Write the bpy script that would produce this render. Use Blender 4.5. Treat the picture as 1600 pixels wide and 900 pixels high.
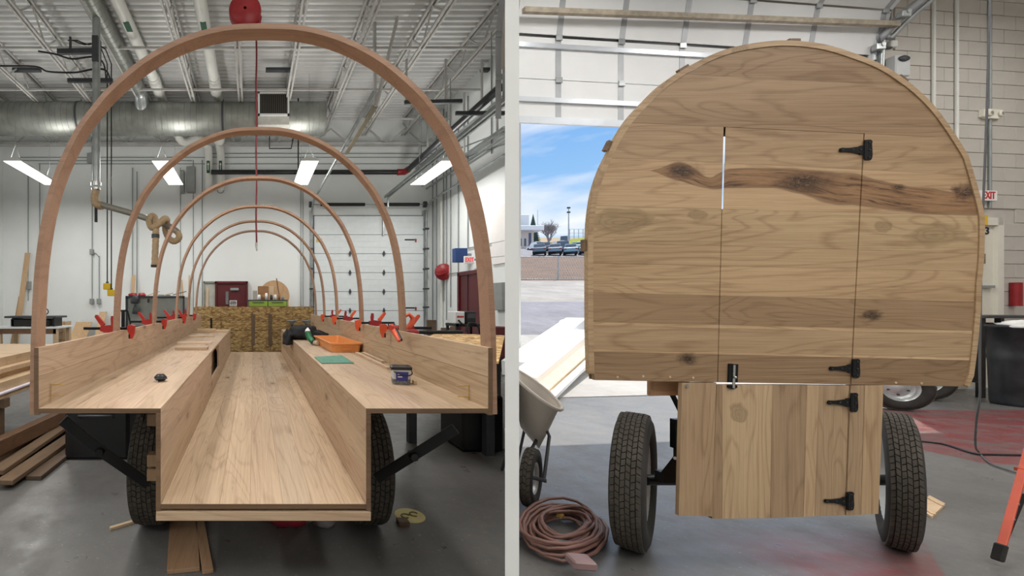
import bpy, bmesh, math, random
from math import sin, cos, pi, sqrt, radians as R
from mathutils import Vector, Matrix, noise as mnoise

# ------------------------------------------------------------------ scene, camera, sky, sun, exposure
for o in list(bpy.data.objects):
    bpy.data.objects.remove(o, do_unlink=True)
S = bpy.context.scene
C = S.collection
F, VX, VY, EYE = 660.0, 396.0, 474.0, 1.45
cam = bpy.data.cameras.new('camera')
cam.sensor_width = 36.0
cam.lens = F * 36.0 / 1600.0
cam.shift_x = (800 - VX) / 1600.0
cam.shift_y = (VY - 450) / 1600.0
cam.clip_start, cam.clip_end = 0.05, 2000
co = bpy.data.objects.new('camera', cam)
co.location = (0, 0, EYE)
co.rotation_euler = (pi / 2, 0, 0)
C.objects.link(co)
S.camera = co

w = bpy.data.worlds.new('sky')
S.world = w
w.use_nodes = True
nt = w.node_tree
nt.nodes.clear()
out = nt.nodes.new('ShaderNodeOutputWorld')
bg = nt.nodes.new('ShaderNodeBackground')
sx = nt.nodes.new('ShaderNodeSeparateXYZ')
sky = nt.nodes.new('ShaderNodeValToRGB')                 # clear-sky colour by height above the horizon
for e_, (p_, c_) in zip([sky.color_ramp.elements[0], sky.color_ramp.elements[1], sky.color_ramp.elements.new(.12), sky.color_ramp.elements.new(.4)],
                        ((0.0, (.66, .82, .96, 1)), (1.0, (.10, .26, .62, 1)), (.12, (.40, .66, .95, 1)), (.4, (.16, .40, .84, 1)))):
    e_.position = p_; e_.color = c_
tc = nt.nodes.new('ShaderNodeTexCoord')
mp = nt.nodes.new('ShaderNodeMapping')
mp.inputs['Scale'].default_value = (2.2, 2.2, 7.5)
mp.inputs['Location'].default_value = (1.3, 0.4, 2.05)
nz = nt.nodes.new('ShaderNodeTexNoise')
nz.inputs['Scale'].default_value = 1.7
nz.inputs['Detail'].default_value = 7
nz.inputs['Distortion'].default_value = 0.35
rp = nt.nodes.new('ShaderNodeValToRGB')
rp.color_ramp.elements[0].position = 0.42
rp.color_ramp.elements[1].position = 0.66
mx = nt.nodes.new('ShaderNodeMixRGB')
mx.inputs[2].default_value = (.95, .97, 1.0, 1)
L = nt.links.new
L(tc.outputs['Generated'], mp.inputs[0]); L(mp.outputs[0], nz.inputs[0]); L(nz.outputs[0], rp.inputs[0])
L(tc.outputs['Generated'], sx.inputs[0]); L(sx.outputs[2], sky.inputs[0]); L(rp.outputs[0], mx.inputs[0]); L(sky.outputs[0], mx.inputs[1])
L(mx.outputs[0], bg.inputs[0]); L(bg.outputs[0], out.inputs[0])
bg.inputs[1].default_value = 1.05

sun = bpy.data.lights.new('sun', 'SUN')
sun.energy = 4.0
sun.angle = R(0.53)
sun.color = (1.0, 0.95, 0.87)
so = bpy.data.objects.new('sun', sun)
so.rotation_euler = Vector((-0.70, -0.66, -1.25)).to_track_quat('-Z', 'Y').to_euler()
so.location = (12, 16, 20)
C.objects.link(so)

S.view_settings.view_transform = 'Standard'
S.view_settings.look = 'None'
S.view_settings.gamma = 1
S.view_settings.use_curve_mapping = False
S.view_settings.exposure = 0.0
LAMP_W = 66.0          # one ceiling fixture of the left bay
LAMP_W2 = 74.0         # one added ceiling fixture of the right bay

# ------------------------------------------------------------------ helpers
def P(px, py, Y):
    return Vector(((px - VX) / F * Y, Y, EYE + (VY - py) / F * Y))
def XP(px, Y): return (px - VX) / F * Y
def ZP(py, Y): return EYE + (VY - py) / F * Y
def V(*a): return Vector(a)

wl = {None: Vector((0, 0, 0))}
PIDX = [0]

class MB:
    def __init__(s): s.v, s.f, s.sm = [], [], []
    def add(s, vs, fs, smooth=False):
        n = len(s.v)
        s.v += [Vector(v) for v in vs]
        s.f += [tuple(i + n for i in f) for f in fs]
        s.sm += [smooth] * len(fs)
        return s
    def box(s, x0, x1, y0, y1, z0, z1, b=0.0):
        if x0 > x1: x0, x1 = x1, x0
        if y0 > y1: y0, y1 = y1, y0
        if z0 > z1: z0, z1 = z1, z0
        if b <= 0:
            vs = [(x, y, z) for x in (x0, x1) for y in (y0, y1) for z in (z0, z1)]
            return s.add(vs, [(0, 1, 3, 2), (4, 6, 7, 5), (0, 4, 5, 1), (2, 3, 7, 6), (0, 2, 6, 4), (1, 5, 7, 3)])
        b = min(b, (x1 - x0) * .45, (y1 - y0) * .45, (z1 - z0) * .45)
        lo, hi = (x0, y0, z0), (x1, y1, z1)
        vs, idx = [], {}
        for c in range(8):
            sg = [(c >> k) & 1 for k in range(3)]
            for a in range(3):
                p = []
                for k in range(3):
                    e = hi[k] if sg[k] else lo[k]
                    if k != a: e += -b if sg[k] else b
                    p.append(e)
                idx[(c, a)] = len(vs); vs.append(p)
        fs = []
        for a in range(3):
            o1, o2 = [k for k in range(3) if k != a]
            for sd in (0, 1):
                q = [(0, 0), (1, 0), (1, 1), (0, 1)]
                if (sd == 0) == (a != 1): q = q[::-1]
                fs.append(tuple(idx[((sd << a) | (u << o1) | (v << o2), a)] for u, v in q))
            for u in (0, 1):
                for v in (0, 1):
                    c0 = (u << o1) | (v << o2); c1 = c0 | (1 << a)
                    fs.append((idx[(c0, o1)], idx[(c1, o1)], idx[(c1, o2)], idx[(c0, o2)]))
        for c in range(8): fs.append(tuple(idx[(c, a)] for a in range(3)))
        return s.add(vs, fs)
    def bar(s, p0, p1, wd, ht, up=(0, 0, 1), b=0.0):
        p0, p1 = Vector(p0), Vector(p1)
        d = p1 - p0; ln = d.length; d = d / ln
        u = Vector(up)
        sx = d.cross(u)
        if sx.length < 1e-4: sx = d.cross(Vector((1, 0, 0)))
        sx.normalize(); u = sx.cross(d)
        m = MB().box(-wd / 2, wd / 2, 0, ln, -ht / 2, ht / 2, b)
        return s.add([p0 + sx * v.x + d * v.y + u * v.z for v in m.v], m.f)
    def tube(s, pts, r, n=8, closed=False, caps=True):
        pts = [Vector(p) for p in pts]
        k = len(pts)
        rs = r if isinstance(r, (list, tuple)) else [r] * k
        ring, nrm = [], None
        for i in range(k):
            if closed: t = pts[(i + 1) % k] - pts[i - 1]
            else: t = pts[min(i + 1, k - 1)] - pts[max(i - 1, 0)]
            if t.length < 1e-9: t = Vector((0, 0, 1))
            t.normalize()
            if nrm is None:
                nrm = t.cross(Vector((0, 0, 1)))
                if nrm.length < .05: nrm = t.cross(Vector((1, 0, 0)))
            else:
                nrm = nrm - t * nrm.dot(t)
                if nrm.length < 1e-6: nrm = t.cross(Vector((0, 1, 0)))
            nrm.normalize()
            bn = t.cross(nrm)
            ring.append([pts[i] + (nrm * cos(2 * pi * j / n) + bn * sin(2 * pi * j / n)) * rs[i] for j in range(n)])
        vs = [v for rg in ring for v in rg]
        fs = []
        for i in range(k if closed else k - 1):
            a, b = i * n, ((i + 1) % k) * n
            for j in range(n):
                j2 = (j + 1) % n
                fs.append((a + j, a + j2, b + j2, b + j))
        s.add(vs, fs, True)
        if caps and not closed:
            s.add(ring[0], [tuple(range(n))[::-1]]); s.add(ring[-1], [tuple(range(n))])
        return s
    def cyl(s, p0, p1, r, n=12, r2=None):
        return s.tube([p0, p1], [r, r if r2 is None else r2], n)
    def lathe(s, prof, n=24, mat=None, smooth=True, close=False):
        # prof: (radius, height) pairs about +Z, then mat
        vs, fs = [], []
        for i in range(n):
            a = 2 * pi * i / n
            for r_, z_ in prof: vs.append(Vector((r_ * cos(a), r_ * sin(a), z_)))
        k = len(prof)
        for i in range(n):
            i2 = (i + 1) % n
            for j in range(k if close else k - 1):
                j2 = (j + 1) % k
                fs.append((i * k + j, i2 * k + j, i2 * k + j2, i * k + j2))
        if mat is not None: vs = [mat @ v for v in vs]
        return s.add(vs, fs, smooth)
    def prism(s, poly, fn0, fn1):
        # poly in 2D, fn0/fn1 map (u,v) to the two faces
        n = len(poly)
        a = [fn0(u, v) for u, v in poly]; b = [fn1(u, v) for u, v in poly]
        return s.add(a + b, [tuple(range(n)), tuple(range(2 * n - 1, n - 1, -1))] +
                     [(i, n + i, n + (i + 1) % n, (i + 1) % n) for i in range(n)])
    def ball(s, c, r, n=12, m=8, sc=(1, 1, 1)):
        prof = [(max(1e-4, r * sin(pi * j / m)), -r * cos(pi * j / m)) for j in range(m + 1)]
        M = Matrix.Translation(Vector(c)) @ Matrix.Diagonal(Vector((sc[0], sc[1], sc[2], 1)))
        return s.lathe(prof, n, M)
    def xf(s, M):
        s.v = [M @ v for v in s.v]
        return s
    def join(s, o):
        n = len(s.v)
        s.v += o.v; s.f += [tuple(i + n for i in f) for f in o.f]; s.sm += o.sm
        return s
    def build(s, name, mat, parent=None, center=True, color=None, fix=True):
        base = wl[parent]
        if center:
            lo = Vector([min(v[k] for v in s.v) for k in range(3)]); hi = Vector([max(v[k] for v in s.v) for k in range(3)])
            c = (lo + hi) / 2
            if parent is None: c.z = lo.z
        else: c = base.copy()
        me = bpy.data.meshes.new(name)
        me.from_pydata([tuple(v - c) for v in s.v], [], s.f)
        me.polygons.foreach_set('use_smooth', s.sm)
        if fix:
            bm = bmesh.new(); bm.from_mesh(me)
            bmesh.ops.recalc_face_normals(bm, faces=bm.faces); bm.to_mesh(me); bm.free()
        me.materials.append(mat)
        ob = bpy.data.objects.new(name, me)
        C.objects.link(ob)
        ob.parent = parent
        ob.location = c - base
        wl[ob] = c
        PIDX[0] += 1
        ob.pass_index = PIDX[0]
        if color: ob.color = (*color, 1)
        return ob

def tag(o, label=None, cat=None, group=None, kind=None):
    if label: o['label'] = label
    if cat: o['category'] = cat
    if group: o['group'] = group
    if kind: o['kind'] = kind
    return o
def thing(name, label, cat, loc=(0, 0, 0), group=None):
    o = bpy.data.objects.new(name, None)
    o.empty_display_size = .1
    C.objects.link(o); o.location = loc; wl[o] = Vector(loc)
    return tag(o, label, cat, group)
def struct(o): o['kind'] = 'structure'; return o
def plink(me, name, parent, loc, rot=None, color=None):      # another object on shared mesh data, local to its parent
    o = bpy.data.objects.new(name, me); C.objects.link(o); o.parent = parent; o.location = loc
    if rot: o.rotation_euler = rot
    PIDX[0] += 1; o.pass_index = PIDX[0]
    if color: o.color = (*color, 1)
    wl[o] = wl[parent] + Vector(loc)
    return o
def dup(root, loc, rot=None, label=None, group=None):
    def cp(o, par):
        c = o.copy(); C.objects.link(c); c.parent = par
        for ch in o.children: cp(ch, c)
        return c
    r_ = cp(root, None); r_.location = loc
    if rot is not None: r_.rotation_euler = rot
    if label: r_['label'] = label
    if group: r_['group'] = group
    return r_
def text_mesh(body, size, name, mat, parent, loc, rot, depth=.002, align='CENTER', sx=1.0, bold=False):
    cu = bpy.data.curves.new('t', 'FONT'); cu.body = body; cu.size = size; cu.extrude = depth; cu.align_x = align; cu.align_y = 'CENTER'
    if bold: cu.offset = size * .02
    to = bpy.data.objects.new('t', cu); C.objects.link(to)
    bpy.context.view_layer.update()
    me = bpy.data.meshes.new_from_object(to.evaluated_get(bpy.context.evaluated_depsgraph_get()))
    bpy.data.objects.remove(to, do_unlink=True)
    me.materials.clear(); me.materials.append(mat)
    o = bpy.data.objects.new(name, me); C.objects.link(o); o.parent = parent
    o.location = Vector(loc) - wl[parent]; o.rotation_euler = rot; o.scale = (sx, 1, 1)
    return o

def lin(c):
    return tuple(((x / 255) / 12.92 if x / 255 <= .04045 else ((x / 255 + .055) / 1.055) ** 2.4) for x in c)
def catmull(pts, k=6):
    o = []
    n = len(pts)
    pts = [Vector(p) for p in pts]
    for i in range(n - 1):
        p0, p1, p2, p3 = pts[max(i - 1, 0)], pts[i], pts[i + 1], pts[min(i + 2, n - 1)]
        for j in range(k):
            t = j / k
            o.append(.5 * (2 * p1 + (p2 - p0) * t + (2 * p0 - 5 * p1 + 4 * p2 - p3) * t * t + (3 * p1 - p0 - 3 * p2 + p3) * t ** 3))
    o.append(pts[-1])
    return o

# ------------------------------------------------------------------ materials
class N:
    def __init__(s, name):
        s.m = bpy.data.materials.new(name); s.m.use_nodes = True
        s.t = s.m.node_tree; s.t.nodes.clear()
        s.o = s.t.nodes.new('ShaderNodeOutputMaterial')
        s.b = s.t.nodes.new('ShaderNodeBsdfPrincipled')
        s.t.links.new(s.b.outputs[0], s.o.inputs[0])
    def n(s, kind, **kw):
        x = s.t.nodes.new('ShaderNode' + kind)
        for k, v in kw.items(): setattr(x, k, v)
        return x
    def set(s, node, i, v):
        if hasattr(v, 'is_linked') or hasattr(v, 'links'): s.t.links.new(v, node.inputs[i])
        else: node.inputs[i].default_value = v
    def math(s, op, a, b=None, c=None, clamp=False):
        x = s.n('Math', operation=op, use_clamp=clamp)
        s.set(x, 0, a)
        if b is not None: s.set(x, 1, b)
        if c is not None: s.set(x, 2, c)
        return x.outputs[0]
    def mix(s, f, a, b, mode='MIX'):
        x = s.n('MixRGB', blend_type=mode)
        s.set(x, 0, f)
        s.set(x, 1, (*a, 1) if isinstance(a, tuple) and len(a) == 3 else a)
        s.set(x, 2, (*b, 1) if isinstance(b, tuple) and len(b) == 3 else b)
        return x.outputs[0]
    def vmath(s, op, a, b):
        x = s.n('VectorMath', operation=op); s.set(x, 0, a); s.set(x, 1, b); return x.outputs[0]
    def noise(s, vec, scale, detail=3, rough=.5, dist=0):
        x = s.n('TexNoise'); s.set(x, 'Vector', vec); s.set(x, 'Scale', scale); s.set(x, 'Detail', detail); s.set(x, 'Roughness', rough); s.set(x, 'Distortion', dist)
        return x.outputs[0]
    def ramp(s, f, stops, interp='LINEAR'):
        x = s.n('ValToRGB'); cr = x.color_ramp; cr.interpolation = interp
        while len(cr.elements) < len(stops): cr.elements.new(.5)
        for e, (p_, c_) in zip(cr.elements, stops):
            e.position = p_; e.color = (*c_, 1) if isinstance(c_, tuple) else (c_, c_, c_, 1)
        s.set(x, 0, f); return x.outputs[0]
    def mapr(s, f, a, b, c=0., d=1.):
        x = s.n('MapRange'); x.clamp = True
        s.set(x, 0, f); s.set(x, 1, a); s.set(x, 2, b); s.set(x, 3, c); s.set(x, 4, d)
        return x.outputs[0]
    def bump(s, h, strength=.2, dist=.01):
        x = s.n('Bump'); s.set(x, 'Strength', strength); s.set(x, 'Distance', dist); s.set(x, 'Height', h)
        s.t.links.new(x.outputs[0], s.b.inputs['Normal'])

def mat(name, col, rough=.5, metal=0., var=.12, scale=7., bump=0., emit=None, es=0., alpha=1., trans=0., stretch=None, spec=.5):
    k = N(name)
    c = lin(col)
    tc = k.n('TexCoord').outputs['Object']
    if stretch: tc = k.vmath('MULTIPLY', tc, stretch)
    nz = k.noise(tc, scale, 4, .55)
    f = k.mapr(nz, .3, .7)
    lo = tuple(max(0, x * (1 - var)) for x in c); hi = tuple(min(1, x * (1 + var)) for x in c)
    k.set(k.b, 'Base Color', k.mix(f, lo, hi))
    k.b.inputs['Roughness'].default_value = rough
    k.b.inputs['Metallic'].default_value = metal
    k.b.inputs['Specular IOR Level'].default_value = spec
    if bump: k.bump(nz, bump, .02)
    if emit:
        k.b.inputs['Emission Color'].default_value = (*lin(emit), 1); k.b.inputs['Emission Strength'].default_value = es
    if alpha < 1: k.b.inputs['Alpha'].default_value = alpha
    if trans: k.b.inputs['Transmission Weight'].default_value = trans
    return k.m

def wood(name, light, dark, axis='y', knot=(70, 45, 28), knots=1.0, rough=.55, figure=9., spots=(), heart=None, contrast=1.0, smudge=.55):
    """plain-sawn timber: contour figure + pores + knots, tinted by the object's own colour, offset by its index"""
    k = N(name)
    tco = k.n('TexCoord').outputs['Object']
    oi = k.n('ObjectInfo')
    st = {'x': (1., 7.5, 7.5), 'y': (7.5, 1., 7.5), 'z': (7.5, 7.5, 1.)}[axis]
    v = k.vmath('MULTIPLY', tco, st)
    cx = k.n('CombineXYZ')
    for i, q in enumerate((3.17, 5.31, 7.73)): k.set(cx, i, k.math('MULTIPLY', oi.outputs['Object Index'], q))
    v = k.vmath('ADD', v, cx.outputs[0])
    low = k.math('ADD', k.noise(v, .55, 2, .45, .6), k.math('MULTIPLY', k.noise(v, 4.0, 2, .5), .035))
    con = k.math('PINGPONG', k.math('MULTIPLY', low, figure), .5)
    con = k.mapr(con, .0, .2)
    fine = k.noise(k.vmath('MULTIPLY', v, {'x': (1.2, 9, 9), 'y': (9, 1.2, 9), 'z': (9, 9, 1.2)}[axis]), 2.2, 4, .65)
    broad = k.mapr(k.noise(v, .35, 2, .5), .3, .72)
    f = k.math('ADD', k.math('MULTIPLY', con, .26 * contrast), k.math('MULTIPLY', k.mapr(fine, .32, .68), .42))
    f = k.math('ADD', f, k.math('MULTIPLY', broad, .42), clamp=True)
    col = k.mix(f, lin(dark), lin(light))
    vo = k.n('TexVoronoi'); k.set(vo, 'Vector', k.vmath('ADD', k.vmath('MULTIPLY', v, {'x': (2.2, .55, .55), 'y': (.55, 2.2, .55), 'z': (.55, .55, 2.2)}[axis]), (3.3, 1.2, 8.1))); k.set(vo, 'Scale', .9)
    kd = k.math('ADD', vo.outputs['Distance'], k.math('MULTIPLY', k.math('SUBTRACT', fine, .5), .12))
    sep = k.n('SeparateColor'); k.t.links.new(vo.outputs['Color'], sep.inputs[0])
    pick = k.math('GREATER_THAN', sep.outputs[0], 1 - .38 * knots)
    kn = k.math('MULTIPLY', k.mapr(kd, .05, .14, 1., 0.), pick)
    smud = k.mapr(k.noise(k.vmath('MULTIPLY', v, (.8, .8, .8)), 1.5, 5, .72, .4), .6, .74, 0., .5)
    col = k.mix(k.math('MULTIPLY', smud, smudge), col, lin(knot))
    halo = k.math('MULTIPLY', k.mapr(kd, .1, .38, .45, 0.), pick)
    col = k.mix(halo, col, lin(dark))
    col = k.mix(k.math('MULTIPLY', kn, .8), col, lin(knot))
    sp = k.n('SeparateXYZ'); k.t.links.new(tco, sp.inputs[0])
    if heart:
        # dark heartwood running through one board: centre line and half width along x
        xs, zs, hw, z0, z1 = heart
        t = k.mapr(sp.outputs[0], xs[0], xs[-1])
        cz = k.ramp(t, [((x - xs[0]) / (xs[-1] - xs[0]), (z - z0) / (z1 - z0)) for x, z in zip(xs, zs)], 'CARDINAL')
        ch = k.ramp(t, [((x - xs[0]) / (xs[-1] - xs[0]), h / .1) for x, h in zip(xs, hw)], 'CARDINAL')
        d = k.math('SUBTRACT', sp.outputs[2], k.math('ADD', k.math('MULTIPLY', cz, z1 - z0), z0))
        n2 = k.noise(k.vmath('MULTIPLY', tco, (3, 1, 12)), 1.4, 2, .4)
        d = k.math('ADD', d, k.math('MULTIPLY', k.math('SUBTRACT', n2, .5), .035))
        e = k.math('DIVIDE', k.math('ABSOLUTE', d), k.math('MAXIMUM', k.math('MULTIPLY', ch, .1), .001))
        hm = k.mapr(e, .82, 1.04, .94, 0.)
        hv = k.n('CombineXYZ'); k.set(hv, 0, k.math('MULTIPLY', sp.outputs[0], 3.2)); k.set(hv, 2, k.math('MULTIPLY', d, 42.))
        n3 = k.noise(hv.outputs[0], 1.3, 5, .65, .5)
        hc = k.ramp(n3, [(.36, lin((62, 42, 30))), (.45, lin((122, 90, 62))), (.6, lin((150, 116, 84))), (.72, lin((122, 90, 62)))])
        col = k.mix(hm, col, hc)
        rim = k.math('MULTIPLY', k.mapr(e, .7, .97), k.mapr(e, .97, 1.08, 1., 0.))
        col = k.mix(k.math('MULTIPLY', rim, .45), col, lin((88, 62, 42)))
    for (u, z, ru, rz, kind) in spots:
        n2 = k.noise(k.vmath('ADD', k.vmath('MULTIPLY', tco, (1 / ru, 1, 1 / rz)), (u * 9, 0, z * 5)), 1.0, 3 if kind == 'knot' else 1, .6)
        dx = k.math('DIVIDE', k.math('SUBTRACT', sp.outputs[0], u), ru)
        dz = k.math('DIVIDE', k.math('SUBTRACT', sp.outputs[2], z), rz)
        d = k.math('SQRT', k.math('ADD', k.math('MULTIPLY', dx, dx), k.math('MULTIPLY', dz, dz)))
        d = k.math('ADD', d, k.math('MULTIPLY', k.math('SUBTRACT', n2, .5), 1.5 if kind == 'knot' else 1.1))
        if kind == 'knot':
            col = k.mix(k.math('MULTIPLY', k.mapr(d, .75, 1.25, 1., 0.), .55), col, lin((96, 68, 46)))
            n4 = k.noise(k.vmath('MULTIPLY', tco, (26, 1, 60)), 1.5, 5, .7, 1.2)
            col = k.mix(k.math('MULTIPLY', k.mapr(d, .35, .95, 1., 0.), k.mapr(n4, .36, .56, 0., .95)), col, lin((34, 23, 17)))
        else:
            rg = k.math('PINGPONG', k.math('MULTIPLY', k.math('ADD', d, k.math('MULTIPLY', fine, .5)), 3.3), .5)
            col = k.mix(k.math('MULTIPLY', k.mapr(d, .82, .98, 1., 0.), k.mapr(rg, .0, .3, .6, .36)), col, lin((116, 94, 66)))
    col = k.mix(1.0, col, oi.outputs['Color'], 'MULTIPLY')
    k.set(k.b, 'Base Color', col)
    k.b.inputs['Roughness'].default_value = rough
    k.bump(fine, .12, .004)
    return k.m

random.seed(5)
M = {}
M['oak_y'] = wood('oak_along', (205, 180, 153), (150, 122, 96), 'y', figure=14, knots=1.7, smudge=.95)
M['oak_x'] = wood('oak_across', (210, 186, 160), (158, 130, 104), 'x')
M['oak_z'] = wood('oak_upright', (210, 186, 160), (158, 130, 104), 'z')
M['bow'] = wood('bent_ash', (178, 142, 118), (136, 104, 84), 'x', knots=0, figure=5)
M['pine_x'] = wood('pine_x', (212, 186, 152), (172, 140, 106), 'x', knots=.6)
M['pine_y'] = wood('pine_y', (212, 186, 152), (172, 140, 106), 'y', knots=.6)
M['pine_z'] = wood('pine_z', (222, 196, 162), (186, 150, 114), 'z', knots=.3)
M['barn_y'] = wood('weathered_board', (120, 98, 76), (72, 58, 45), 'y', knots=.4)
M['white'] = mat('white_paint', (236, 238, 236), .5, var=.03, scale=1.5)
M['wallw'] = mat('wall_paint', (240, 243, 242), .6, var=.03, scale=.8, bump=.05)
M['part_w'] = mat('partition_paint', (244, 244, 242), .6, var=.02)
M['steelgrey'] = mat('galvanised_steel', (172, 176, 176), .38, .75, var=.2, scale=5)
M['duct'] = mat('spiral_duct', (150, 152, 146), .46, .75, var=.22, scale=2.2)
M['joist'] = mat('joist_paint', (188, 186, 182), .5, .1, var=.12, scale=3)
M['conduit'] = mat('conduit_zinc', (150, 155, 155), .45, .4, var=.1)
M['pvc'] = mat('white_pvc', (226, 226, 220), .4, var=.05, scale=3)
M['blackpipe'] = mat('black_pipe', (34, 34, 36), .4, var=.2)
M['black'] = mat('black_plastic', (20, 20, 22), .42, var=.2)
M['blackmetal'] = mat('black_metal', (17, 17, 19), .38, .3, var=.2)
M['rubber'] = mat('tyre_rubber', (46, 43, 40), .8, var=.25, scale=14)
M['tread'] = mat('tyre_tread', (72, 66, 58), .85, var=.3, scale=20)
M['rim'] = mat('wheel_rim', (190, 192, 192), .35, .5, var=.08)
M['clampred'] = mat('clamp_red', (184, 46, 36), .4, var=.12)
M['clamporange'] = mat('clamp_orange', (216, 84, 46), .4, var=.1)
M['maroon'] = mat('maroon_paint', (92, 22, 28), .45, var=.12, scale=2)
M['red'] = mat('red_enamel', (150, 28, 34), .4, var=.15)
M['yellow'] = mat('yellow_plastic', (232, 190, 40), .45, var=.08)
M['blue'] = mat('blue_enamel', (28, 62, 122), .45, var=.1)
M['green'] = mat('lime_green', (140, 168, 60), .5, var=.1)
M['tan_hose'] = mat('tan_hose', (178, 152, 118), .6, var=.15, scale=16)
M['screen'] = mat('diffuser', (255, 255, 255), .5, var=0, emit=(255, 253, 248), es=3.2)
M['signred'] = mat('sign_red', (216, 44, 64), .5, var=.05, emit=(230, 40, 60), es=.6)
M['signred2'] = mat('sign_letter_red', (196, 36, 40), .5, var=.05)
M['signwhite'] = mat('sign_white', (244, 240, 238), .5, var=.02)
M['greyplastic'] = mat('grey_plastic', (150, 152, 150), .5, var=.08)
M['darkgrey'] = mat('dark_grey', (62, 64, 68), .5, var=.15)
M['card'] = mat('cardboard', (150, 108, 72), .8, var=.12)
M['steel'] = mat('bright_steel', (190, 190, 188), .28, .9, var=.1)
M['brass'] = mat('brass_wire', (206, 176, 112), .35, .7, var=.1)
M['glass'] = mat('smoked_acrylic', (150, 156, 150), .15, var=.1, alpha=.14)
M['paper'] = mat('white_sheet', (240, 240, 236), .6, var=.03)
def osb(name):
    k = N(name)
    tco = k.n('TexCoord').outputs['Object']
    wn = k.n('TexNoise'); k.set(wn, 'Vector', tco); k.set(wn, 'Scale', 9.); k.set(wn, 'Detail', 3)
    tco = k.vmath('ADD', tco, k.vmath('MULTIPLY', wn.outputs['Color'], (.06, .06, .06)))
    base = None
    for i, (rot, sc) in enumerate(((.4, 1.), (1.7, 1.1), (-.8, .9))):
        mp = k.n('Mapping'); k.set(mp, 0, tco); mp.inputs['Rotation'].default_value = (rot, rot * .7, rot); mp.inputs['Scale'].default_value = (20 * sc, 20 * sc, 60 * sc)
        vo = k.n('TexVoronoi'); k.set(vo, 'Vector', mp.outputs[0]); k.set(vo, 'Scale', .8)
        sp = k.n('SeparateColor'); k.t.links.new(vo.outputs['Color'], sp.inputs[0])
        c = k.ramp(sp.outputs[0], [(.0, lin((116, 88, 54))), (.35, lin((150, 116, 70))), (.7, lin((182, 150, 98))), (1., lin((206, 178, 126)))])
        base = c if base is None else k.mix(k.math('GREATER_THAN', sp.outputs[1], .55), base, c)
    oi = k.n('ObjectInfo')
    k.set(k.b, 'Base Color', k.mix(1., base, oi.outputs['Color'], 'MULTIPLY'))
    k.b.inputs['Roughness'].default_value = .7
    return k.m
M['osb'] = osb('strand_board')

def concrete(name, base=(134, 130, 124), red=False, rough=.5, lo=.72):
    k = N(name)
    tco = k.n('TexCoord').outputs['Object']
    n1 = k.noise(tco, .55, 5, .6, .4); n2 = k.noise(tco, 4.5, 6, .7); n3 = k.noise(tco, 38, 3, .6)
    c = lin(base)
    col = k.mix(k.mapr(n1, .3, .7), tuple(x * lo for x in c), tuple(x * 1.16 for x in c))
    col = k.mix(k.math('MULTIPLY', k.mapr(n2, .45, .75), .35), col, tuple(x * .6 for x in c))
    col = k.mix(k.math('MULTIPLY', k.mapr(n3, .62, .75), .3), col, lin((205, 200, 190)))
    if red:
        sp = k.n('SeparateXYZ'); k.t.links.new(tco, sp.inputs[0])
        x, y = sp.outputs[0], sp.outputs[1]
        wob = k.math('MULTIPLY', k.math('SUBTRACT', n2, .5), .05)
        def band(v, a, b, e=.015): return k.math('MULTIPLY', k.mapr(k.math('ADD', v, wob), a - e, a + e), k.mapr(k.math('ADD', v, wob), b - e, b + e, 1., 0.))
        m1 = k.math('MULTIPLY', band(y, 3.8, 5.75), k.mapr(x, 6.6, 6.64))
        q = k.math('ADD', x, k.math('MULTIPLY', y, -1.25))
        m2 = k.math('MULTIPLY', band(y, -6, 2.62, .12), k.math('MULTIPLY', k.mapr(x, 2.7, 3.1), k.mapr(q, .86, .88, 1., 0.)))
        mm = k.math('MAXIMUM', m1, k.math('MULTIPLY', m2, .8))
        wear = k.mapr(k.noise(k.vmath('MULTIPLY', tco, (1.6, 3.2, 1)), 1.2, 8, .78, .5), .36, .66, 1., .12)
        chips = k.mapr(k.noise(tco, 9, 4, .75), .66, .69, 1., .0)
        col = k.mix(k.math('MULTIPLY', mm, k.math('MULTIPLY', wear, chips)), col, lin((134, 52, 54)))
        ch = k.math('MULTIPLY', mm, k.mapr(k.noise(k.vmath('MULTIPLY', tco, (2.2, 6, 1)), 3, 5, .7), .69, .72))
        col = k.mix(ch, col, lin((214, 205, 188)))
    k.set(k.b, 'Base Color', col)
    k.set(k.b, 'Roughness', k.mapr(n2, .3, .7, rough - .12, rough + .12))
    k.bump(n3, .08, .004)
    return k.m
M['floor'] = concrete('concrete_floor', (114, 112, 110), True, .36)
M['apron'] = concrete('concrete_apron', (176, 174, 172), rough=.8, lo=.85)
M['asphalt'] = concrete('asphalt', (138, 138, 148), rough=.85)
M['road'] = concrete('pale_road', (168, 164, 160), rough=.85)
M['dirt'] = concrete('dirt_bank', (128, 100, 82), rough=.9, lo=.6)
M['grass'] = concrete('dry_grass', (170, 150, 116), rough=.9)

def blockwall(name, col):
    k = N(name)
    tco = k.n('TexCoord').outputs['Object']
    oi = k.n('ObjectInfo')
    n2 = k.noise(tco, 60, 4, .7)
    c = lin(col)
    cc = k.mix(k.mapr(k.noise(tco, 3, 4, .6), .3, .7), tuple(x * .93 for x in c), tuple(x * 1.05 for x in c))
    k.set(k.b, 'Base Color', k.mix(1., cc, oi.outputs['Color'], 'MULTIPLY'))
    k.b.inputs['Roughness'].default_value = .65
    k.bump(n2, .25, .003)
    return k.m
M['block'] = blockwall('painted_block', (198, 192, 184))
M['mortar'] = mat('painted_joint', (196, 190, 182), .8, var=.05)

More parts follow.
